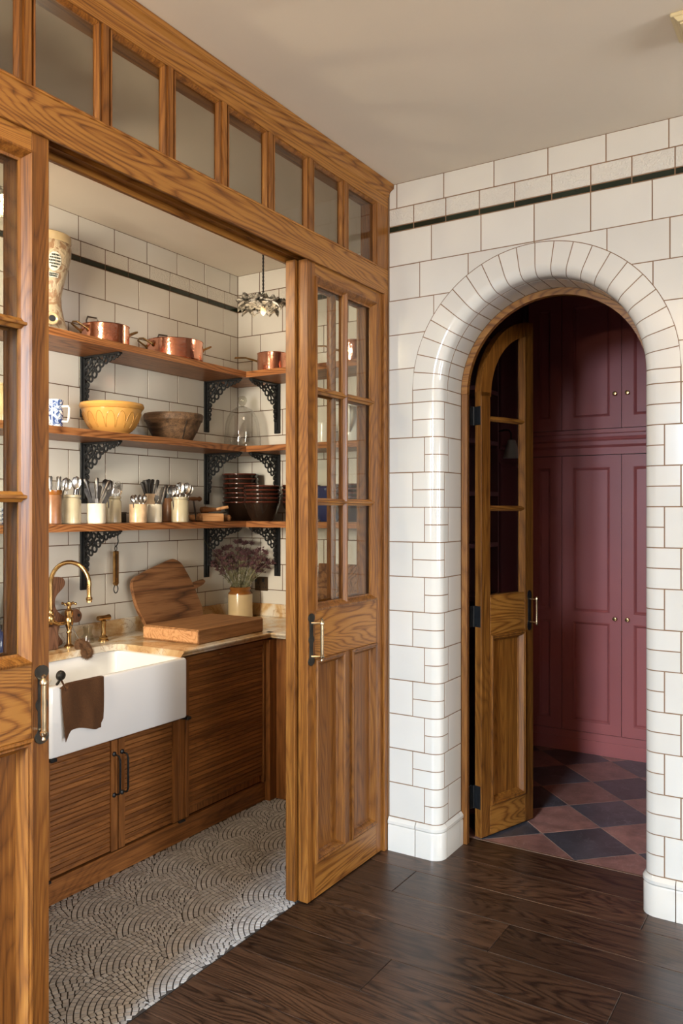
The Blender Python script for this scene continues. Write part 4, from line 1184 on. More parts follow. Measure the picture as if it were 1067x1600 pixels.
for nm, z in zip(names, SZ):
    bracket((XB + 0.0005, -0.455, z - 0.0005), 0, 'left black iron scroll bracket under the %s shelf' % nm)
    bracket((XB + 0.0005, 0.443, z - 0.0005), 0, 'black iron scroll bracket under the %s shelf, left of the corner' % nm)
    bracket((-1.150, YE - 0.0005, z - 0.0005), -pi / 2, 'black iron scroll bracket under the %s shelf on the end wall' % nm)
    bracket((-0.42, YE - 0.0005, z - 0.0005), -pi / 2, 'black iron scroll bracket under the %s shelf, hidden by the doors' % nm)

S1, S2, S3 = (z + ST + 0.0004 for z in SZ)

# ================================================================== THINGS ON THE TOP SHELF
def side_handle(y_r, z, out=0.05, w=0.045, r=0.0042):
    # loop handle leaving +y side at radius y_r
    return [(-w, y_r - 0.004, z - 0.012), (-w, y_r + 0.012, z - 0.004), (-w * 0.85, y_r + out, z + 0.014), (0, y_r + out + 0.006, z + 0.018), (w * 0.85, y_r + out, z + 0.014), (w, y_r + 0.012, z - 0.004), (w, y_r - 0.004, z - 0.012)]
def copper_pan(label, loc, R, H, rz, two=True, long_handle=False, small=False):
    t = thing('copper_pan', label, 'pan', loc, rz, 'copper pans on the top shelf')
    obj('body', G().lathe([(0.0, 0.0), (R * 0.96, 0.0), (R, 0.006), (R, H - 0.003), (R + 0.002, H), (R - 0.002, H), (R - 0.003, H - 0.004), (R - 0.003, 0.006), (0.0, 0.004)], 40), M['copper'], t, 30)
    if two:
        for sgn in (1, -1):
            g = G().tube([(x, sgn * y, z) for x, y, z in side_handle(R, H * 0.8, 0.046, R * 0.28)], 0.0048, 8)
            for x in (-R * 0.28, R * 0.28): g.ball((x, sgn * (R - 0.003), H * 0.8 - 0.012), 0.010, 8, 5, (1, 0.5, 1.2))
            obj('handle', g, M['brass_dark'], t, 40)
    if long_handle:
        obj('long_handle', G().tube([(0, R - 0.004, H * 0.62), (0, R + 0.03, H * 0.75), (0, R + 0.11, H * 0.98), (0, R + 0.19, H * 1.05)], [(0.009, 0.006), (0.007, 0.0045), (0.006, 0.004), (0.008, 0.004)], 8), M['brass_dark'], t, 40)
        obj('helper_loop', G().tube([(R - 0.002, -0.028, H * 0.85), (R + 0.008, -0.026, H + 0.012), (R + 0.010, 0, H + 0.02), (R + 0.008, 0.026, H + 0.012), (R - 0.002, 0.028, H * 0.85)], 0.004, 8), M['brass_dark'], t, 40)
    # loop of the lid or the far handle, standing over the rim
    if not small and not long_handle:
        obj('rim_loop', G().tube([(-R + 0.004, -0.028, H * 0.7), (-R - 0.008, -0.032, H + 0.045), (-R - 0.010, -0.024, H + 0.066), (-R - 0.010, 0.024, H + 0.066), (-R - 0.008, 0.032, H + 0.045), (-R + 0.004, 0.028, H * 0.7)], 0.0042, 8), M['steel_dark'], t, 40)
    return t
copper_pan('copper pan with two loop handles on the top shelf, nearest the stoneware filter', (-1.298, -0.455, S1), 0.113, 0.096, radians(-12))
copper_pan('wider copper pan with two loop handles on the top shelf, second from left', (-1.296, 0.02, S1), 0.146, 0.104, radians(-22))
copper_pan('copper saucepan with long handle on the end wall shelf beside the corner', (-1.075, 0.585, S1), 0.088, 0.112, radians(90), False, True)
copper_pan('copper saucepan on the end wall shelf seen through the sliding door glass', (-0.535, 0.590, S1), 0.078, 0.124, radians(90), False, True)

# stoneware water filter with vine relief
t = thing('stoneware_filter', 'tall vine patterned stoneware filter with spigot hole, at the left end', 'stoneware jar', (-1.305, -0.795, S1))
prof = [(0.0, 0.0), (0.098, 0.0), (0.100, 0.012), (0.094, 0.03), (0.082, 0.07), (0.072, 0.12), (0.070, 0.165), (0.076, 0.205), (0.088, 0.255), (0.102, 0.305), (0.112, 0.350), (0.113, 0.385), (0.108, 0.398), (0.111, 0.405), (0.111, 0.432), (0.104, 0.436), (0.098, 0.430), (0.095, 0.38), (0.0, 0.37)]
obj('body', G().lathe(prof, 40), M['vine'], t, 35)
obj('rim', G().lathe([(0.1085, 0.398), (0.1125, 0.405), (0.1125, 0.432), (0.105, 0.4375), (0.101, 0.432), (0.106, 0.40)], 40), M['jar_cream'], t, 35)
sp = Vector((0.90, -0.40, 0)).normalized()
zax = sp; xax = Vector((-sp.y, sp.x, 0)); M4 = Matrix(((xax.x, 0, zax.x, 0), (xax.y, 0, zax.y, 0), (0, 1, 0, 0.046), (0, 0, 0, 1)))
obj('spigot', G().lathe([(0.030, 0.070), (0.026, 0.090), (0.024, 0.118), (0.027, 0.128), (0.022, 0.131), (0.015, 0.128), (0.014, 0.100), (0.0, 0.098)], 20).xf(M4), M['jar_cream'], t, 40)
obj('spigot_hole', G().lathe([(0.0145, 0.126), (0.0145, 0.101), (0.0, 0.100)], 16).xf(M4), M['black'], t)
# printed oval and oblong labels on the side facing the room
def on_body(a, z, off):
    # radius from the profile at height z
    pr = [(r_, z_) for r_, z_ in prof[1:13]]
    R_ = 0.09
    for (r0, z0), (r1, z1) in zip(pr[:-1], pr[1:]):
        if z0 <= z <= z1: R_ = r0 + (r1 - r0) * (z - z0) / max(1e-6, z1 - z0)
    return ((R_ + off) * cos(a), (R_ + off) * sin(a), z)
A0 = math.atan2(-0.42, 0.90) + 0.18
ov = [on_body(A0 + 0.30 * cos(k), 0.302 + 0.040 * sin(k), 0.003) for k in [2 * pi * i / 24 for i in range(24)]]
cc = on_body(A0, 0.302, 0.004)
obj('oval_label', G().add(ov + [cc], [(i, (i + 1) % 24, 24) for i in range(24)]), M['white_label'], t)
ob = [on_body(A0 - 0.28 + 0.56 * u, z, 0.003) for z in (0.236, 0.256) for u in (0, 0.25, 0.5, 0.75, 1)]
obj('oblong_label', G().add(ob, [(i, i + 1, i + 6, i + 5) for i in range(4)]), M['white_label'], t)
g = G()
rr = random.Random(8)
for zl, half in ((0.328, 0.15), (0.316, 0.22), (0.304, 0.24), (0.292, 0.22), (0.280, 0.15), (0.250, 0.2), (0.242, 0.2)):
    u = -half
    while u < half:
        w = rr.uniform(0.035, 0.07)
        q = [on_body(A0 + u, zl - 0.0032, 0.0055), on_body(A0 + min(half, u + w), zl - 0.0032, 0.0055), on_body(A0 + min(half, u + w), zl + 0.0032, 0.0055), on_body(A0 + u, zl + 0.0032, 0.0055)]
        g.add(q, [(0, 1, 2, 3)]); u += w + 0.018
obj('printed_lines', g, M['ink'], t)

# ================================================================== MIDDLE SHELF
t = thing('yellow_mixing_bowl', 'yellow glazed mixing bowl with moulded arcs on the middle shelf', 'bowl', (-1.300, -0.412, S2))
pr = [(0.0, 0.0), (0.080, 0.0), (0.082, 0.010), (0.098, 0.022), (0.122, 0.055), (0.136, 0.095), (0.142, 0.122), (0.150, 0.128), (0.154, 0.138), (0.150, 0.150), (0.142, 0.152), (0.136, 0.14), (0.12, 0.07), (0.09, 0.03), (0.0, 0.018)]
obj('body', G().lathe(pr, 44), M['yellow'], t, 35)
g = G()
def by(z):
    for (r0, z0), (r1, z1) in zip(pr[1:7], pr[2:8]):
        if z0 <= z <= z1: return r0 + (r1 - r0) * (z - z0) / (z1 - z0)
    return 0.14
for k in range(16):
    a = 2 * pi * k / 16; pts = []
    for i in range(15):
        s_ = pi * i / 14; z = 0.028 + 0.080 * (0.5 + 0.5 * cos(2 * s_)) if False else 0.030 + 0.075 * sin(s_)
        da = -0.175 * cos(s_) ; R_ = by(z) + 0.0005
        pts.append((R_ * cos(a + da), R_ * sin(a + da), z))
    g.tube(pts, 0.0016, 5)
obj('moulded_arcs', g, M['yellow_line'], t, 50)
obj('rim_groove', G().ring((0, 0, 0.1225), 0.1435, 0.0018, 'z', 44, 5), M['yellow_line'], t, 50)

t = thing('wooden_bowl', 'old turned brown wooden bowl with cracked side on the middle shelf', 'bowl', (-1.300, 0.012, S2))
obj('body', G().lathe([(0.0, 0.0), (0.092, 0.0), (0.100, 0.008), (0.128, 0.06), (0.143, 0.098), (0.152, 0.106), (0.157, 0.134), (0.153, 0.142), (0.145, 0.138), (0.125, 0.07), (0.08, 0.02), (0.0, 0.015)], 40), M['bowlwood'], t, 35)
g = G()
for a, zs in ((-0.35, ((0.10, 0.0), (0.085, 0.012), (0.06, -0.01), (0.03, 0.012), (0.012, 0.0))),):
    g.tube([((0.1005 + (z - 0.008) * 0.53 + 0.001) * cos(a + o_), (0.1005 + (z - 0.008) * 0.53 + 0.001) * sin(a + o_), z) for z, o_ in zs], 0.0018, 5)
obj('crack', g, M['bone'], t)

t = thing('blue_white_jug', 'small blue and white printed jug on the middle shelf by the left door', 'jug', (-1.315, -0.735, S2))
obj('body', G().lathe([(0.0, 0.0), (0.034, 0.0), (0.036, 0.006), (0.038, 0.06), (0.036, 0.11), (0.039, 0.134), (0.036, 0.136), (0.033, 0.11), (0.033, 0.01), (0.0, 0.008)], 28), M['bluewhite'], t, 35)
ang_ = radians(25)
hp = [(0.037, 0.105), (0.066, 0.106), (0.070, 0.098), (0.068, 0.05), (0.062, 0.035), (0.037, 0.038)]
obj('handle', G().tube([(r_ * cos(ang_), r_ * sin(ang_), z) for r_, z in hp], 0.0055, 8), M['white_china'], t, 40)

t = thing('glass_cloche', 'clear glass dome with round knob on the middle shelf in the corner', 'glass dome', (-1.302, 0.590, S2))
pr = [(0.108, 0.0), (0.110, 0.004), (0.106, 0.08), (0.100, 0.14), (0.088, 0.185), (0.065, 0.222), (0.035, 0.243), (0.016, 0.249)]
obj('dome', G().lathe(pr + [(r_ - 0.003, z - 0.003) for r_, z in pr[::-1] if r_ > 0.02], 40), M['cloche'], t, 40)
obj('knob', G().lathe([(0.012, 0.246), (0.009, 0.252), (0.020, 0.262), (0.028, 0.280), (0.026, 0.296), (0.015, 0.308), (0.0, 0.311)], 24), M['tumbler'], t, 40)

t = thing('white_jug', 'tall white jug with handle seen through the sliding door glass', 'jug', (-0.545, 0.590, S2))
obj('body', G().lathe([(0.0, 0.0), (0.068, 0.0), (0.072, 0.01), (0.078, 0.08), (0.070, 0.15), (0.062, 0.19), (0.068, 0.225), (0.065, 0.226), (0.058, 0.19), (0.0, 0.18)], 32), M['white_china'], t, 35)
obj('handle', G().tube([(0.02, -0.066, 0.185), (0.035, -0.095, 0.185), (0.048, -0.108, 0.165), (0.044, -0.10, 0.10), (0.025, -0.075, 0.055)], [0.010, 0.010, 0.009, 0.008, 0.007], 10), M['white_china'], t, 40)
t = thing('white_mug', 'plain white mug on the end wall shelf beside the tall jug', 'mug', (-0.735, 0.60, S2))
obj('body', G().lathe([(0.0, 0.0), (0.044, 0.0), (0.046, 0.006), (0.046, 0.118), (0.043, 0.119), (0.042, 0.01), (0.0, 0.008)], 28), M['white_china'], t, 35)
obj('handle', G().tube([(0.042, -0.01, 0.095), (0.072, -0.02, 0.092), (0.076, -0.022, 0.06), (0.066, -0.018, 0.03), (0.042, -0.01, 0.028)], 0.005, 8), M['white_china'], t, 40)
t = thing('stoneware_bottle', 'buff stoneware bottle on the middle shelf behind the far left door', 'bottle', (-1.305, -1.03, S2))
obj('body', G().lathe([(0.0, 0.0), (0.065, 0.0), (0.067, 0.01), (0.067, 0.09), (0.055, 0.125), (0.032, 0.143), (0.030, 0.160), (0.034, 0.163), (0.034, 0.17), (0.0, 0.17)], 30), M['jar_cream'], t, 35)

# ================================================================== BOTTOM SHELF: jars of cutlery
def jar(name, label, x, y, R, H, mat, style='shoulder', lip=None):
    t = thing(name, label, 'jar', (x, y, S3), 0, 'jars of cutlery on the bottom shelf')
    if style == 'shoulder':
        pr = [(0.0, 0.0), (R - 0.003, 0.0), (R, 0.004), (R, H * 0.80), (R - 0.005, H * 0.86), (R - 0.006, H * 0.89), (R - 0.001, H * 0.93), (R - 0.001, H * 0.985), (R - 0.004, H), (R - 0.009, H), (R - 0.010, H - 0.012), (0.0, H - 0.014)]
    else:
        pr = [(0.0, 0.0), (R - 0.003, 0.0), (R, 0.004), (R, H - 0.003), (R - 0.002, H), (R - 0.006, H), (R - 0.007, H - 0.010), (0.0, H - 0.012)]
    obj('body', G().lathe(pr, 32), M[mat], t, 35)
    if lip: obj('lip', G().lathe([(R + 0.0005, H * 0.86), (R + 0.003, H * 0.90), (R + 0.003, H), (R - 0.006, H + 0.001), (R - 0.006, H * 0.86)], 32), M[lip], t, 35)
    return t
jar('cutlery_jar', 'brown glazed jar at the left end of the cutlery row', -1.235, -0.806, 0.036, 0.150, 'brown_jar', 'plain', 'glaze_brown')
jar('cutlery_jar', 'large pale stoneware jar holding two big spoons', -1.255, -0.697, 0.048, 0.131, 'stone_jar')
jar('cutlery_jar', 'small cream jar of splayed knives, third in the row', -1.215, -0.582, 0.042, 0.093, 'white_jar', 'plain')
jar('cutlery_jar', 'tall pale jar of upright forks, fourth in the row', -1.275, -0.425, 0.038, 0.129, 'stone_jar')
jar('cutlery_jar', 'small tan stained jar of teaspoons', -1.220, -0.318, 0.042, 0.092, 'tan_jar', 'plain')
jar('cutlery_jar', 'small cream jar touching the tan stained jar on its right', -1.240, -0.187, 0.037, 0.092, 'white_jar', 'plain')
jar('cutlery_jar', 'tan jar of dark knife handles standing at the back', -1.372, -0.090, 0.035, 0.148, 'tan_jar', 'plain')
jar('cutlery_jar', 'reddish brown jar at the back beside the tall jar of spoons', -1.358, 0.040, 0.037, 0.126, 'brown_jar', 'plain')
jar('cutlery_jar', 'tall pale jar of large spoons at the right end of the row', -1.222, -0.022, 0.045, 0.131, 'stone_jar')
t = thing('slotted_box', 'dark grey box standing behind the jars', 'box', (-1.40, -0.34, S3))
obj('body', G().box(-0.03, 0.03, -0.09, 0.09, 0, 0.045, 0.003), M['bone'], t)
obj('lid', G().box(-0.031, 0.031, -0.091, 0.091, 0.045, 0.053, 0.002), M['steel_dark'], t)

# cutlery prototypes (z up, origin at the foot)
def spoon_mesh(L, w, mat):
    g = G().tube([(0, 0, 0), (0.001, 0, L * 0.4), (0, 0, L * 0.70)], [(0.0028, 0.004), (0.002, 0.003), (0.002, 0.0025)], 8, False, (1, 0, 0))
    bl = L * 0.30; rows = []
    for i in range(9):
        s_ = i / 8; hw = w * sqrt(max(0.0, 1 - (2 * s_ - 1) ** 2)) * (0.86 + 0.2 * s_) + 0.0006
        rows.append([(dx * (0.25 + 0.75 * sin(pi * s_)) - 0.0, hw * u, L * 0.70 + bl * s_) for u, dx in ((-1, 0.0), (-0.6, 0.0045), (0, 0.007), (0.6, 0.0045), (1, 0.0), (0.6, 0.0035), (0, 0.006), (-0.6, 0.0035))])
    g.strip(rows, False, True, True)
    return mesh_of('spoon', g, M[mat], 50)
def fork_mesh(L, mat):
    g = G().tube([(0, 0, 0), (0.001, 0, L * 0.4), (0, 0, L * 0.66)], [(0.0026, 0.004), (0.002, 0.0028), (0.002, 0.003)], 8, False, (1, 0, 0))
    g.prism([(-0.003, L * 0.64), (-0.010, L * 0.71), (-0.0105, L * 0.78), (0.0105, L * 0.78), (0.010, L * 0.71), (0.003, L * 0.64)], 'x', -0.001, 0.0012)
    for k in range(4):
        y = -0.0086 + 0.0057 * k
        g.tube([(0, y, L * 0.77), (0.002, y, L * 0.9), (0.0, y, L)], [0.0014, 0.0014, 0.0007], 5)
    return mesh_of('fork', g, M[mat], 50)
def knife_mesh(L, mat):
    g = G().prism([(-0.0085, L * 0.0), (-0.007, L * 0.4), (-0.0045, L * 0.55), (0.0045, L * 0.55), (0.008, L * 0.4), (0.009, 0)], 'x', -0.0007, 0.0007)
    g.tube([(0, 0, L * 0.52), (0, 0, L * 0.56), (0, 0, L * 0.85), (0, 0, L * 0.975), (0, 0, L)], [(0.003, 0.005), (0.0042, 0.0065), (0.005, 0.008), (0.0055, 0.0095), (0.003, 0.006)], 10, False, (1, 0, 0))
    return mesh_of('table_knife', g, M[mat], 50)
def bladeup_mesh(L, mat):
    g = G().prism([(-0.004, 0), (-0.005, L * 0.5), (-0.010, L * 0.55), (-0.011, L * 0.92), (-0.004, L), (0.008, L * 0.96), (0.009, L * 0.55), (0.005, L * 0.5), (0.004, 0)], 'x', -0.001, 0.001)
    return mesh_of('table_knife', g, M[mat], 50)
SPB, SPM, SPS = spoon_mesh(0.205, 0.021, 'steel'), spoon_mesh(0.185, 0.016, 'steel'), spoon_mesh(0.135, 0.011, 'steel')
SPD = spoon_mesh(0.19, 0.017, 'steel_dark')
FK, FKD = fork_mesh(0.185, 'steel'), fork_mesh(0.175, 'steel_dark')
KN, KNS = knife_mesh(0.205, 'bone'), knife_mesh(0.20, 'steel_dark')
BU = bladeup_mesh(0.17, 'steel_dark')
NTH = ('leftmost', 'second from left', 'third from left', 'fourth from left', 'fifth from left', 'sixth from left', 'seventh from left', 'rightmost')
def nth(k, n): return NTH[k] if k < n - 1 else 'rightmost'
FACE = math.atan2(-0.55, 0.84)           # turned towards the room
def cutl(me, name, label, cat, jx, jy, jH, dx, dy, sink, lean_x, lean_y, turn, group):
    o = inst(name, me, None, (jx + dx, jy + dy, S3 + sink), (lean_x, lean_y, 0))
    o.rotation_mode = 'ZYX'
    R_ = Matrix.Rotation(lean_x, 4, 'X') @ Matrix.Rotation(lean_y, 4, 'Y') @ Matrix.Rotation(FACE + turn, 4, 'Z')
    o.rotation_mode = 'XYZ'; o.rotation_euler = R_.to_euler('XYZ')
    tag(o, label, cat, group)
rc_ = random.Random(21)
# jar A (left end): forks and knives upright
for k in range(6):
    cutl([FKD, KNS][k % 2], ['fork', 'table_knife'][k % 2], nth(k // 2, 3) + [' dull steel fork in the brown jar at the left end', ' dull steel knife in the brown jar at the left end'][k % 2], 'cutlery', -1.235, -0.806, 0.15, rc_.uniform(-0.018, 0.018), -0.018 + 0.009 * k, 0.012, radians(rc_.uniform(-5, 3)), radians(rc_.uniform(-4, 4)), rc_.uniform(-0.5, 0.5), 'cutlery in the brown jar')
cutl(BU, 'table_knife', 'bright leaning blade in the brown jar at the left end', 'cutlery', -1.225, -0.80, 0.15, 0.0, 0.012, 0.03, radians(-12), radians(3), 1.2, 'cutlery in the brown jar')
# jar B: two large spoons facing the room
cutl(SPB, 'serving_spoon', 'left large spoon in the big pale stoneware jar', 'cutlery', -1.255, -0.697, 0.131, 0.008, -0.020, 0.004, radians(4), radians(2), pi, 'large spoons in the big pale jar')
cutl(SPB, 'serving_spoon', 'right large spoon in the big pale stoneware jar', 'cutlery', -1.255, -0.697, 0.131, 0.004, 0.010, 0.012, radians(-5), radians(2), pi, 'large spoons in the big pale jar')
for k in range(2):
    cutl(KNS, 'table_knife', ('more upright', 'further tilted')[k] + ' dull knife leaning right out of the big pale stoneware jar', 'cutlery', -1.255, -0.697, 0.131, -0.01, 0.016 + 0.008 * k, 0.014, radians(-9 - 4 * k), radians(-2), 0.4, 'knives in the big pale jar')
# jar C: splayed knives
for k, (le, ln) in enumerate(((30, 0.02), (22, 0.012), (12, 0.004), (-2, 0.0), (-20, -0.010), (-30, -0.016), (-36, -0.02))):
    cutl([BU, KNS][k % 2], 'table_knife', nth(k, 7) + ' dull knife splayed in the small cream jar', 'cutlery', -1.215, -0.582, 0.093, rc_.uniform(-0.012, 0.012), ln, 0.012 + 0.006 * (k % 3), radians(le * 0.9), radians(rc_.uniform(-4, 4)), rc_.uniform(-0.4, 0.4), 'knives in the small cream jar')
# jar D: forks and spoons
for k in range(9):
    me, nm, lb = [(FK, 'fork', 'steel fork upright in the tall jar, fourth in the row'), (SPD, 'spoon', 'dark spoon in the tall jar, fourth in the row'), (FK, 'fork', 'steel fork upright in the tall jar, fourth in the row')][0 if k > 4 else (1 if k < 3 else 2)]
    lb = (nth(k, 3) if nm == 'spoon' else nth(k - 3, 6)) + ' ' + lb
    cutl(me, nm, lb, 'cutlery', -1.275, -0.425, 0.129, rc_.uniform(-0.016, 0.016), -0.026 + 0.0062 * k, 0.012 + rc_.uniform(0, 0.014), radians(10 - 2.6 * k * 0.9), radians(rc_.uniform(-3, 3)), pi + rc_.uniform(-0.3, 0.3), 'forks and spoons in the tall jar')
# jar E: teaspoons; jar F: a few
for k in range(5):
    cutl(SPS, 'teaspoon', nth(k, 5) + ' teaspoon standing in the small tan stained jar', 'cutlery', -1.220, -0.318, 0.092, rc_.uniform(-0.014, 0.014), -0.024 + 0.012 * k, 0.004, radians(12 - 6 * k), radians(rc_.uniform(-5, 5)), pi + rc_.uniform(-0.5, 0.5), 'teaspoons in the tan jar')
for k in range(3):
    cutl([FKD, SPS, KNS][k], ['fork', 'teaspoon', 'table_knife'][k], ['dark fork in the small cream jar right of the teaspoons', 'bright spoon in the small cream jar right of the teaspoons', 'dark knife in the small cream jar right of the teaspoons'][k], 'cutlery', -1.240, -0.187, 0.092, 0.0, -0.016 + 0.016 * k, 0.004 - 0.0 * k, radians([-24, -12, -34][k] * 0.6), 0.0, pi, 'cutlery in the small cream jar')
# jar G (back): dark knife handles
for k, le in enumerate((24, 18, 13, 7, 0, -14, -20, -25)):
    cutl(KN, 'table_knife', nth(k, 8) + ' black handled knife in the tan jar at the back', 'cutlery', -1.372, -0.090, 0.148, rc_.uniform(-0.010, 0.010), 0.014 - 0.004 * k, 0.012 + rc_.uniform(0, 0.016), radians(le * 0.8), radians(rc_.uniform(-3, 3)), rc_.uniform(-0.4, 0.4), 'knives in the tan back jar')
# jar H (back): dark forks
for k in range(5):
    cutl(FKD, 'fork', nth(k, 5) + ' dark fork in the reddish brown back jar', 'cutlery', -1.358, 0.040, 0.126, rc_.uniform(-0.01, 0.01), -0.02 + 0.009 * k, 0.012, radians(10 - 4 * k), radians(rc_.uniform(-3, 3)), pi + rc_.uniform(-0.4, 0.4), 'forks in the brown back jar')
# jar I: bright large spoons
for k, (dy, le) in enumerate(((-0.030, 12), (-0.016, 7), (-0.004, 2), (0.010, -3), (0.020, -8), (0.028, -13))):
    cutl([SPD, SPM, SPB, SPM, SPB, SPD][k], 'spoon', nth(k, 6) + ' large steel spoon in the tall pale jar at the right end', 'cutlery', -1.222, -0.022, 0.131, 0.004 * (k % 3 - 1), dy, 0.004 + 0.004 * (k % 2), radians(le), radians(2), pi + rc_.uniform(-0.25, 0.25), 'spoons in the right end jar')

# corkscrew, wooden bits
t = thing('corkscrew', 'old corkscrew with turned wooden handle right of the jars', 'corkscrew', (-1.31, 0.178, S3))
obj('shaft', G().tube([(0.0, 0.02, 0.0), (0.0, 0.014, 0.05), (0, 0.0, 0.118)], [0.003, 0.0055, 0.005], 8), M['steel_dark'], t, 40)
obj('handle', G().lathe([(0.0, -0.060), (0.010, -0.056), (0.013, -0.045), (0.008, -0.03), (0.011, -0.01), (0.011, 0.01), (0.008, 0.03), (0.014, 0.048), (0.010, 0.058), (0.0, 0.060)], 14, (0, 0, 0.124), 'y'), M['board'], t, 40)
t = thing('butter_stamp_box', 'pale oblong wooden block lying at the front of the shelf', 'wooden block', (-1.235, 0.232, S3), radians(-20))
obj('block', G().box(-0.032, 0.032, -0.068, 0.068, 0.0, 0.044, 0.005), M['boxwood'], t)
obj('foot', G().box(-0.012, 0.034, -0.085, -0.069, 0.006, 0.034, 0.004), M['boxwood'], t)
t = thing('wooden_scoop', 'low wooden dish lying behind the pale block', 'wooden dish', (-1.335, 0.275, S3))
obj('body', G().lathe([(0.0, 0.0), (0.052, 0.0), (0.070, 0.012), (0.078, 0.036), (0.072, 0.036), (0.05, 0.014), (0.0, 0.01)], 24), M['boxwood'], t, 35)
t = thing('spice_grinder', 'brown turned wooden tool lying over the pale block', 'wooden tool', (-1.262, 0.250, S3 + 0.0455), radians(-14))
obj('body', G().lathe([(0.0, -0.055), (0.016, -0.050), (0.019, -0.03), (0.014, 0.0), (0.012, 0.03), (0.010, 0.075), (0.0, 0.08)], 14, (0, 0.0, 0.0192), 'y'), M['board'], t, 40)
obj('peg', G().tube([(0.004, 0.045, 0.02), (0.022, 0.068, 0.028), (0.036, 0.102, 0.034)], [0.008, 0.009, 0.008], 8), M['boxwood'], t, 40)
t = thing('wooden_stopper', 'round brown wooden stopper at the end of the pale block', 'stopper', (-1.212, 0.345, S3))
obj('body', G().lathe([(0.0, 0.0), (0.014, 0.0), (0.022, 0.010), (0.024, 0.022), (0.018, 0.034), (0.008, 0.038), (0.0, 0.039)], 18), M['board'], t, 35)

# stacked glazed bowls
def bowl_mesh(R, H):
    pr = [(0.0, 0.0), (R * 0.52, 0.0), (R * 0.55, 0.006), (R * 0.74, H * 0.33), (R * 0.90, H * 0.68), (R * 0.985, H * 0.925), (R * 0.945, H * 0.925), (R * 0.70, H * 0.36), (R * 0.4, 0.012), (0.0, 0.010)]
    rim = [(R * 0.966, H * 0.92), (R * 0.992, H * 0.935), (R, H * 0.96), (R * 0.985, H), (R * 0.95, H), (R * 0.94, H * 0.92)]
    return mesh_of('body', G().lathe(pr, 36), M['bowl_black'], 40), mesh_of('rim', G().lathe(rim, 36), M['bowl_rim'], 40)
BW = bowl_mesh(0.108, 0.112)
ordn = ('lowest', 'second', 'third', 'fourth', 'fifth', 'sixth', 'seventh', 'topmost')
def bowl_stack(x, y, n, step, label, group, meshes=BW):
    for k in range(n):
        t = thing('glazed_bowl', label % (ordn[k] if k < n - 1 else 'topmost'), 'bowl', (x + 0.0012 * ((k * 7) % 3 - 1), y + 0.0012 * ((k * 5) % 3 - 1), S3 + k * step), 0.4 * k, group)
        inst('body', meshes[0], t); inst('rim', meshes[1], t)
bowl_stack(-1.332, 0.612, 7, 0.0275, '%s black-brown bowl in the taller corner stack', 'bowls in the taller corner stack')
bowl_stack(-1.108, 0.530, 5, 0.0225, '%s black-brown bowl in the lower front stack', 'bowls in the lower front stack')
bowl_stack(-0.868, 0.575, 5, 0.0225, '%s dark bowl in the stack beside the door edge', 'bowls beside the door edge')
bowl_stack(-0.530, 0.570, 5, 0.0225, '%s dark bowl in the stack behind the right door panes', 'bowls behind the right panes')
NB = (mesh_of('body', G().lathe([(0.0, 0.0), (0.05, 0.0), (0.07, 0.03), (0.078, 0.07), (0.080, 0.10), (0.076, 0.10), (0.06, 0.03), (0.0, 0.01)], 30), M['navy'], 40), mesh_of('rim', G().lathe([(0.080, 0.096), (0.083, 0.102), (0.079, 0.108), (0.075, 0.102)], 30), M['navy'], 40))
for k, lb in enumerate(('lower navy blue bowl seen through the left door panes', 'upper navy blue bowl seen through the left door panes')):
    t = thing('navy_bowl', lb, 'bowl', (-0.700, 0.60, S3 + 0.085 * k), 0, 'navy bowls'); inst('body', NB[0], t); inst('rim', NB[1], t)
for k in range(4):
    t = thing('striped_plate', '%s grey striped plate stacked behind the far left door' % ordn[k], 'plate', (-1.30, -1.04, S3 + 0.018 * k), 0, 'plates behind the far left door')
    obj('body', G().lathe([(0.0, 0.0), (0.055, 0.0), (0.085, 0.014), (0.088, 0.017), (0.084, 0.018), (0.05, 0.006), (0.0, 0.005)], 30), M['bluewhite'], t, 40)

# brass spring balance on a hook from the left bracket
t = thing('spring_balance', 'old brass spring balance hanging from the shelf bracket', 'spring balance', (-1.405, -0.290, 1.100))
obj('plate', G().box(-0.006, 0.006, -0.017, 0.017, 0.035, 0.195, 0.003).prism([(-0.017, 0.036), (-0.008, 0.022), (0.008, 0.022), (0.017, 0.036)], 'x', -0.006, 0.006), M['brass_dark'], t)
obj('slot', G().box(0.0062, 0.0066, -0.002, 0.002, 0.06, 0.18), M['bone'], t)
obj('ring', G().ring((0, 0, 0.004), 0.017, 0.0028, 'x', 20, 6, (0.8, 1.2)), M['iron'], t, 50)
obj('shackle', G().ring((0, 0, 0.208), 0.010, 0.0022, 'x', 14, 6, (0.7, 1.2)), M['iron'], t, 50)
obj('hook', G().tube([(0, -0.006, 0.214), (0, 0.008, 0.226), (0, 0.016, 0.244), (0, 0.012, 0.262), (0, 0.014, 0.282), (0, 0.022, 0.293)], 0.0030, 7), M['iron'], t, 40)

# ================================================================== WORKTOP THINGS
ZC = ZT + 0.0004
t = thing('chopping_block', 'thick pale butcher block lying on the marble worktop', 'chopping block', (-1.028, -0.045, ZC), radians(1))
obj('slab', G().box(-0.175, 0.175, -0.255, 0.255, 0, 0.071, 0.005), M['block_y'], t)
obj('end_strip', G().box(-0.173, 0.173, -0.2575, -0.2552, 0.010, 0.062), M['boxwood'], t)

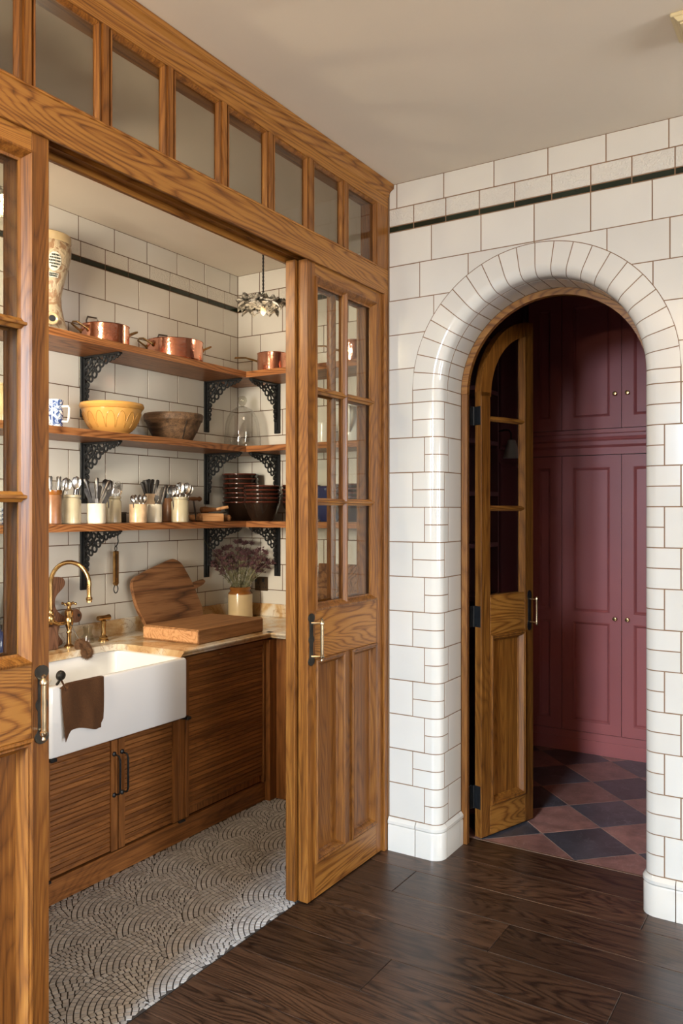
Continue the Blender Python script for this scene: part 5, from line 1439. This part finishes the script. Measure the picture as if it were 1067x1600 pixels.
# big old paddle board leaning on the wall behind the block
def rounded_poly(pts, r=0.03, n=5):
    out = []
    m_ = len(pts)
    for i in range(m_):
        p0, p, p1 = Vector((*pts[i - 1], 0)), Vector((*pts[i], 0)), Vector((*pts[(i + 1) % m_], 0))
        a = (p0 - p); b_ = (p1 - p); rr_ = min(r, a.length * 0.45, b_.length * 0.45)
        a = p + a.normalized() * rr_; b_ = p + b_.normalized() * rr_
        for k in range(n + 1):
            s_ = k / n; q = a.lerp(p, s_).lerp(p.lerp(b_, s_), s_); out.append((q.x, q.y))
    return out
# outline in the wall plane (y, z), foot on the worktop behind the block, leaning back
bd = rounded_poly([(-0.145, -0.002), (0.250, -0.002), (0.275, 0.070), (0.228, 0.225), (0.165, 0.345), (0.105, 0.372), (-0.120, 0.312), (-0.220, 0.275), (-0.208, 0.130)], 0.05)
t = thing('paddle_board', 'large dark old chopping board leaning on the wall, handle to the right', 'chopping board', (-1.330, 0.010, ZC + 0.0045))
Mx = Matrix.Rotation(radians(-13), 4, 'Y')
obj('blade', G().prism(bd, 'x', -0.011, 0.011).xf(Mx), M['board'], t, 40)
hd = rounded_poly([(0.205, 0.180), (0.315, 0.210), (0.340, 0.228), (0.318, 0.242), (0.205, 0.225)], 0.012)
obj('handle', G().prism(hd, 'x', -0.008, 0.008).xf(Mx), M['board'], t, 40)

# curved walnut board with ring handle behind the tap
def curve_poly(pts, n=8):
    out = []; m_ = len(pts)
    for i in range(m_):
        p0, p1, p2, p3 = (Vector((*pts[(i + k) % m_], 0)) for k in (-1, 0, 1, 2))
        for k in range(n):
            s_ = k / n
            q = 0.5 * ((2 * p1) + (p2 - p0) * s_ + (2 * p0 - 5 * p1 + 4 * p2 - p3) * s_ ** 2 + (-p0 + 3 * p1 - 3 * p2 + p3) * s_ ** 3)
            out.append((q.x, q.y))
    return out
cb_ = curve_poly([(-0.30, 0.00), (-0.055, 0.003), (-0.060, 0.060), (-0.035, 0.105), (0.010, 0.108), (0.045, 0.098), (0.072, 0.104), (0.084, 0.132), (0.066, 0.158), (0.040, 0.160), (0.005, 0.140), (-0.028, 0.140), (-0.062, 0.178), (-0.056, 0.228), (-0.006, 0.272), (0.002, 0.298), (-0.02, 0.318), (-0.10, 0.322), (-0.27, 0.31)])
t = thing('curved_board', 'brown wooden board with curved cut and round handle behind the tap', 'chopping board', (-1.372, -0.610, ZC))
Mx = Matrix.Rotation(radians(-7.5), 4, 'Y')
obj('blade', G().prism(cb_, 'x', -0.010, 0.010).xf(Mx), M['walnut'], t, 40)
obj('hanging_hole', G().lathe([(0.008, 0.0), (0.008, 0.0008), (0.0, 0.0009)], 14, (0.0102, 0.066, 0.131), 'x').xf(Mx), M['black'], t)
t = thing('oblong_board', 'low dark board standing behind the tap foot at the left', 'chopping board', (-1.318, -0.86, ZC))
obj('blade', G().box(-0.009, 0.009, -0.14, 0.145, 0.0, 0.105, 0.004).xf(Matrix.Rotation(radians(-4), 4, 'Y')), M['walnut'], t)

# stoneware jar of dried flowers
jx, jy = -1.305, 0.575
t = thing('stoneware_jar', 'buff stoneware jar with amber glazed neck holding dried flowers', 'jar', (jx, jy, ZC))
R_ = 0.0715
obj('body', G().lathe([(0.0, 0.0), (R_ - 0.004, 0.0), (R_, 0.005), (R_, 0.138), (R_ - 0.001, 0.142)], 36), M['jar_cream'], t, 35)
obj('neck', G().lathe([(R_ + 0.0003, 0.140), (R_ - 0.001, 0.147), (R_ - 0.010, 0.155), (R_ - 0.012, 0.160), (R_ - 0.008, 0.166), (R_ - 0.008, 0.178), (R_ - 0.013, 0.182), (R_ - 0.019, 0.181), (R_ - 0.02, 0.150), (0.0, 0.148)], 36), M['glaze_brown'], t, 35)
t = thing('dried_flowers', 'bunch of dried purple flowers and seed heads in the stoneware jar', 'dried flowers', (jx, jy, ZC + 0.151))
rf = random.Random(77)
right = Vector((cos(0.5588), sin(0.5588), 0)); fwd = Vector((-sin(0.5588), cos(0.5588), 0))
def tuft(g, p, d, n, L, w):
    d = d.normalized()
    for _ in range(n):
        v = (d * rf.uniform(0.3, 1.0) + Vector((rf.uniform(-1, 1), rf.uniform(-1, 1), rf.uniform(-0.7, 1))) * 0.75).normalized()
        s_ = v.orthogonal().normalized() * w * rf.uniform(0.6, 1.2); l_ = L * rf.uniform(0.6, 1.2)
        a = p + v * l_ * 0.45
        u_ = v.cross(s_) * 0.5
        g.add([p, a + s_, p + v * l_, a - s_, a + u_], [(0, 1, 4), (1, 2, 4), (2, 3, 4), (3, 0, 4), (0, 3, 2, 1)])
NS = 44
for k in range(NS):
    u = (k + 0.5) / NS * 2 - 1
    u = u + rf.uniform(-0.08, 0.08)
    H_ = (0.235 - 0.085 * u * u) * rf.uniform(0.72, 1.12)
    side = u * 0.175 + rf.uniform(-0.015, 0.015)
    dep = rf.uniform(-0.06, 0.055)
    base = right * (u * 0.028) + fwd * rf.uniform(-0.025, 0.025)
    tip = right * side + fwd * dep + Vector((0, 0, H_ + 0.03))
    # keep clear of the end wall
    if jy + tip.y > YE - 0.012: tip.y = YE - 0.012 - jy
    if jx + tip.x < XB + 0.014: tip.x = XB + 0.014 - jx
    mid = base.lerp(tip, 0.5) - right * (u * 0.018) + Vector((0, 0, 0.012))
    pts = []
    for i in range(7):
        s_ = i / 6; pts.append(base.lerp(mid, s_).lerp(mid.lerp(tip, s_), s_))
    st = obj('stem', G().tube([tuple(p) for p in pts], [0.0016] * 5 + [0.0012, 0.0008], 5), M['twig'], t)
    gl, gf = G(), G()
    for i in range(1, 7):
        p = pts[i]; dr = (pts[i] - pts[i - 1])
        if i < 4: tuft(gl, p, dr, 5, 0.022, 0.0020)
        else:
            tuft(gf, p, dr, 12, 0.024, 0.0040); tuft(gl, p, dr, 3, 0.024, 0.0018)
            for _ in range(2):
                q = p + Vector((rf.uniform(-1, 1), rf.uniform(-1, 1), rf.uniform(-0.3, 1))) * 0.016
                tuft(gf, q, dr, 6, 0.014, 0.0034)
    tuft(gf, tip, tip - mid, 11, 0.030, 0.0030)
    obj('flower_head', gf, M['flower'], st); obj('leaves', gl, M['leaf_g'], st)
# one long bare twig reaching left
obj('stem', G().tube([tuple(right * a + fwd * b_ + Vector((0, 0, c_))) for a, b_, c_ in ((-0.01, 0, 0), (-0.08, -0.03, 0.13), (-0.155, -0.05, 0.23), (-0.20, -0.055, 0.30), (-0.225, -0.055, 0.355))], [0.0014, 0.0013, 0.0011, 0.0009, 0.0006], 5), M['twig'], t)

# double socket on the end wall
t = thing('wall_socket', 'bronze electrical socket plate on the end wall behind the flowers', 'socket', (-1.270, YE - 0.0005, 1.018))
obj('plate', G().box(-0.048, 0.048, -0.007, 0, 0, 0.084, 0.002), M['socket'], t)
for x in (-0.030, 0.024):
    obj('switch', G().box(x - 0.008 - 0.008, x + 0.008 - 0.008, -0.010, -0.0065, 0.052, 0.074, 0.001), M['black'], t)
g = G()
for x in (-0.020, 0.026):
    g.box(x - 0.003, x + 0.003, -0.0076, -0.0066, 0.038, 0.050).box(x - 0.012, x - 0.006, -0.0076, -0.0066, 0.018, 0.026).box(x + 0.006, x + 0.012, -0.0076, -0.0066, 0.018, 0.026)
obj('pin_holes', g, M['black'], t)

# brass bridge tap with swan neck
t = thing('bridge_tap', 'aged brass bridge tap with tall swan neck spout', 'tap', (-1.320, -0.752, ZC))
spout = []
Pb = Vector((0.0, 0.0, 0.165))
for p in ((0.0, 0.0, 0.155), (0, 0, 0.22), (0, 0, 0.30)): spout.append(p)
dirs = Vector((0.90, 0.28, 0)).normalized(); Rr = 0.098
for k in range(1, 17):
    a = pi - (pi * 1.06) * k / 16
    q = dirs * (Rr + Rr * cos(a)); spout.append((q.x, q.y, 0.30 + Rr * 1.0 * sin(a)))
e = Vector(spout[-1]); spout.append((e.x + 0.002, e.y, e.z - 0.04))
obj('spout', G().tube(spout, 0.0098, 12), M['brass'], t, 40)
e = spout[-1]
obj('aerator', G().lathe([(0.0105, 0.004), (0.014, 0.0), (0.014, -0.010), (0.0115, -0.013), (0.012, -0.02), (0.0, -0.02)], 16, e), M['brass'], t, 40)
obj('spout_collar', G().lathe([(0.008, 0.115), (0.013, 0.120), (0.017, 0.135), (0.017, 0.150), (0.012, 0.158), (0.015, 0.165), (0.012, 0.178), (0.010, 0.182)], 16), M['brass'], t, 40)
for sgn in (-1, 1):
    y = 0.102 * sgn
    v = obj('valve', G().lathe([(0.022, 0.0), (0.022, 0.006), (0.011, 0.016), (0.0095, 0.06), (0.013, 0.068), (0.010, 0.076), (0.014, 0.092), (0.019, 0.105), (0.019, 0.13), (0.015, 0.138), (0.020, 0.150), (0.020, 0.166), (0.010, 0.176), (0.008, 0.190)], 18, (0, y, 0)), M['brass'], t, 40)
    hg = G()
    hg.lathe([(0.009, 0.188), (0.012, 0.194), (0.011, 0.206), (0.0, 0.210)], 14, (0, y, 0))
    for a in (0.35, 0.35 + pi / 2, 0.35 + pi, 0.35 + 3 * pi / 2):
        hg.tube([(0.008 * cos(a), y + 0.008 * sin(a), 0.199), (0.030 * cos(a), y + 0.030 * sin(a), 0.200)], [0.0045, 0.0032], 8).ball((0.033 * cos(a), y + 0.033 * sin(a), 0.200), 0.0068, 10, 6)
    obj('cross_handle', hg, M['brass'], v, 40)
    obj('bridge', G().tube([(0, y, 0.125), (0.0, y * 0.8, 0.112), (0.0, y * 0.4, 0.112), (0, 0.008 * sgn, 0.128)], [0.010, 0.008, 0.008, 0.010], 10), M['brass'], t, 40)

t = thing('spray_head', 'brass rinse spray standing on the worktop right of the tap', 'spray rinse', (-1.318, -0.448, ZC))
obj('foot', G().lathe([(0.026, 0.0), (0.026, 0.005), (0.020, 0.012), (0.022, 0.018), (0.014, 0.026), (0.011, 0.03)], 20), M['brass'], t, 40)
obj('stem', G().lathe([(0.0105, 0.028), (0.0125, 0.034), (0.0105, 0.05), (0.0125, 0.088), (0.015, 0.096), (0.011, 0.100)], 18), M['brass'], t, 40)
obj('head', G().lathe([(0.0, -0.034), (0.011, -0.034), (0.013, -0.028), (0.0125, 0.0), (0.0125, 0.024), (0.0145, 0.028), (0.0145, 0.036), (0.0, 0.037)], 16, (0, 0, 0.112), 'y'), M['brass'], t, 40)

t = thing('glass_pot', 'small pressed glass pot beside the brass spray', 'glass pot', (-1.345, -0.520, ZC))
obj('body', G().lathe([(0.0, 0.0), (0.028, 0.0), (0.031, 0.006), (0.029, 0.030), (0.022, 0.040), (0.019, 0.046), (0.024, 0.078), (0.0225, 0.078), (0.017, 0.046), (0.024, 0.03), (0.026, 0.008), (0.0, 0.006)], 16), M['tumbler'], t, 30)

# dish brush hanging from the tap
t = thing('dish_brush', 'round brown bristle brush hanging from the tap valve', 'brush', (-1.262, -0.668, ZC))
core = [(-0.028, 0.004, 0.112), (0.002, 0.004, 0.072), (0.025, 0.012, 0.020), (0.052, 0.030, -0.018), (0.060, 0.040, -0.03)]
obj('wire', G().tube([(-0.030, 0.003, 0.118), (-0.034, 0.010, 0.105), (-0.010, 0.004, 0.085), (0.010, 0.006, 0.058), (0.035, 0.018, 0.01), (0.058, 0.036, -0.026)], 0.0025, 6), M['steel_dark'], t, 40)
bg = G(); rb = random.Random(4)
loop = []
for k in range(22):
    a = 2 * pi * k / 22
    c0 = Vector((0.040, 0.020, 0.0)); d1 = Vector((0.45, 0.30, -0.84)).normalized(); d2 = Vector((0.55, 0.75, 0.15)).normalized()
    loop.append(c0 + d1 * (0.034 * cos(a)) + d2 * (0.017 * sin(a)))
for k in range(2200):
    i = rb.randrange(22); p = loop[i].lerp(loop[(i + 1) % 22], rb.random())
    v = Vector((rb.gauss(0, 1), rb.gauss(0, 1), rb.gauss(0, 1))).normalized()
    L_ = rb.uniform(0.024, 0.031); s_ = v.orthogonal().normalized() * 0.0013
    w_ = v.cross(s_).normalized() * 0.0013
    bg.add([tuple(p + s_), tuple(p - s_), tuple(p + w_), tuple(p + v * L_)], [(0, 1, 3), (1, 2, 3), (2, 0, 3)])
core = G().tube([tuple(p) for p in loop], 0.017, 8, True)
obj('bristles', core.merge(bg), M['bristle'], t)

t = thing('soap_bottle', 'dark bottle with pump standing behind the far left door', 'bottle', (-1.29, -1.035, ZC))
obj('body', G().lathe([(0.0, 0.0), (0.027, 0.0), (0.029, 0.005), (0.029, 0.10), (0.020, 0.118), (0.010, 0.124), (0.010, 0.135)], 24), M['navy'], t, 40)
obj('pump', G().lathe([(0.013, 0.133), (0.013, 0.15), (0.004, 0.152), (0.004, 0.172), (0.011, 0.174), (0.011, 0.182), (0.0, 0.183)], 14).tube([(0, 0, 0.178), (0.03, -0.01, 0.178)], 0.004, 6), M['black'], t, 40)
t = thing('tall_dark_board', 'dark wooden board leaning on the wall behind the far left door', 'chopping board', (-1.385, -1.06, ZC))
obj('blade', G().box(-0.01, 0.01, -0.13, 0.10, 0.0, 0.32, 0.006).xf(Matrix.Rotation(radians(-7), 4, 'Y')), M['walnut'], t)
# wide board standing on the end-run worktop, seen through the sliding door
t = thing('bread_board', 'wide dark grained board standing behind the sliding door panes', 'chopping board', (-0.60, YE - 0.058, ZC))
obj('blade', G().box(-0.24, 0.20, -0.012, 0.012, 0.0, 0.330, 0.006).xf(Matrix.Rotation(radians(-6), 4, 'X')), M['board'], t)

# ================================================================== PENDANT
def pendant(label, loc, power):
    t = thing('pendant_light', label, 'pendant light', loc, 0, 'flower pendants in the pantry')
    ZP = CEIL - loc[2]
    g1, g2 = [], []
    for k in range(60):
        z = ZP - 0.005 - (ZP - 0.055) * k / 59; a = k * 0.85
        g1.append((0.0025 * cos(a), 0.0025 * sin(a), z)); g2.append((-0.0025 * cos(a), -0.0025 * sin(a), z))
    obj('flex', G().tube(g1, 0.003, 6).tube(g2, 0.003, 6), M['cord'], t, 50)
    obj('ceiling_rose', G().lathe([(0.04, ZP - 0.0005), (0.04, ZP - 0.01), (0.03, ZP - 0.02), (0.006, ZP - 0.024)], 20), M['cord'], t, 40)
    obj('lamp_holder', G().lathe([(0.004, 0.060), (0.011, 0.055), (0.012, 0.035), (0.016, 0.028), (0.016, 0.0), (0.0, -0.002)], 14), M['cord'], t, 40)
    rp_ = random.Random(19)
    def petal(g, c, d, up, L, W, curl):
        d = d.normalized(); s_ = d.cross(up).normalized(); n = 6; rows = []
        for i in range(n + 1):
            s1 = i / n; w = W * sin(pi * min(0.97, 0.18 + 0.75 * s1)); p = c + d * (L * s1) + up * (curl * s1 * s1 * L)
            rows.append([tuple(p - s_ * w + up * 0.006 * s1), tuple(p - up * 0.004), tuple(p + s_ * w + up * 0.006 * s1)])
        rows2 = [[(x, y, z - 0.0025) for x, y, z in r_] for r_ in rows]
        g.strip([r_ + r2[::-1] for r_, r2 in zip(rows, rows2)], False, True, True)
    for k in range(9):
        a = 2 * pi * k / 9 + 0.2; c = Vector((0.108 * cos(a), 0.108 * sin(a), rp_.uniform(-0.012, 0.018)))
        g = G()
        for j in range(6):
            b_ = 2 * pi * j / 6 + rp_.random(); dv = Vector((cos(b_), sin(b_), 0.0)); petal(g, c, dv, Vector((0, 0, 1)), rp_.uniform(0.034, 0.05), 0.018, rp_.uniform(0.1, 0.9))
        g.ball(tuple(c + Vector((0, 0, 0.010))), 0.010, 8, 5)
        for j in range(3):
            b_ = rp_.uniform(0, 2 * pi); petal(g, c - Vector((0, 0, 0.006)), Vector((cos(b_), sin(b_), -0.5)), Vector((0, 0, 1)), 0.05, 0.014, -0.5)
        g.v = [(x, y, z * 0.62) for x, y, z in g.v]
        obj('flower', g, M['pendant'], t, 60)
    g = G()
    for j in range(10):
        b_ = 2 * pi * j / 10; petal(g, Vector((0.012 * cos(b_), 0.012 * sin(b_), 0.0)), Vector((cos(b_), sin(b_), 0.1)), Vector((0, 0, 1)), 0.095, 0.026, -0.28)
    for j in range(6):
        b_ = 2 * pi * j / 6 + 0.3; petal(g, Vector((0.010 * cos(b_), 0.010 * sin(b_), 0.012)), Vector((cos(b_), sin(b_), 0.55)), Vector((0, 0, 1)), 0.055, 0.024, 0.6)
    g.v = [(x, y, z * 0.62) for x, y, z in g.v]
    obj('shade', g, M['pendant'], t, 60)
    bm_, nt_, bs_ = new_mat('warm_bulb_glass')
    bs_.inputs['Base Color'].default_value = (0.9, 0.75, 0.5, 1); bs_.inputs['Emission Color'].default_value = (1.0, 0.62, 0.28, 1); bs_.inputs['Emission Strength'].default_value = 0.15
    obj('bulb', G().lathe([(0.010, -0.012), (0.014, -0.022), (0.016, -0.036), (0.010, -0.050), (0.0, -0.060)], 16), bm_, t, 40)
    pl = bpy.data.lights.new('pendant_glow', 'POINT'); pl.energy = power; pl.color = (1.0, 0.80, 0.56); pl.shadow_soft_size = 0.06
    po_ = bpy.data.objects.new('pendant_glow', pl); COL.objects.link(po_); po_.location = (0, 0, -0.075); po_.parent = t
pendant('pendant lamp with weathered flower shade on black braided flex, near the corner', (-0.86, 0.215, 2.575), 1.8)
pendant('added pendant lamp with weathered flower shade, unseen behind the far left door', (-0.80, -1.40, 2.575), 32.0)  # added unseen lamp that brightens the pantry

# unseen lamp body added under the warm fill light, behind the viewer
t = thing('added_fill_lamp', 'dark metal uplighter added behind the viewer as a body for the fill light', 'floor lamp', (1.0, -3.9, -0.016))
obj('base', G().lathe([(0.15, 0.0), (0.15, 0.012), (0.03, 0.03), (0.012, 0.05)], 24), M['bronze'], t, 40)
obj('pole', G().lathe([(0.012, 0.045), (0.012, 1.86)], 12), M['bronze'], t, 40)
obj('bowl', G().lathe([(0.012, 1.85), (0.08, 1.865), (0.15, 1.90), (0.20, 1.955), (0.195, 1.955), (0.14, 1.905), (0.0, 1.875)], 28), M['bronze'], t, 40)
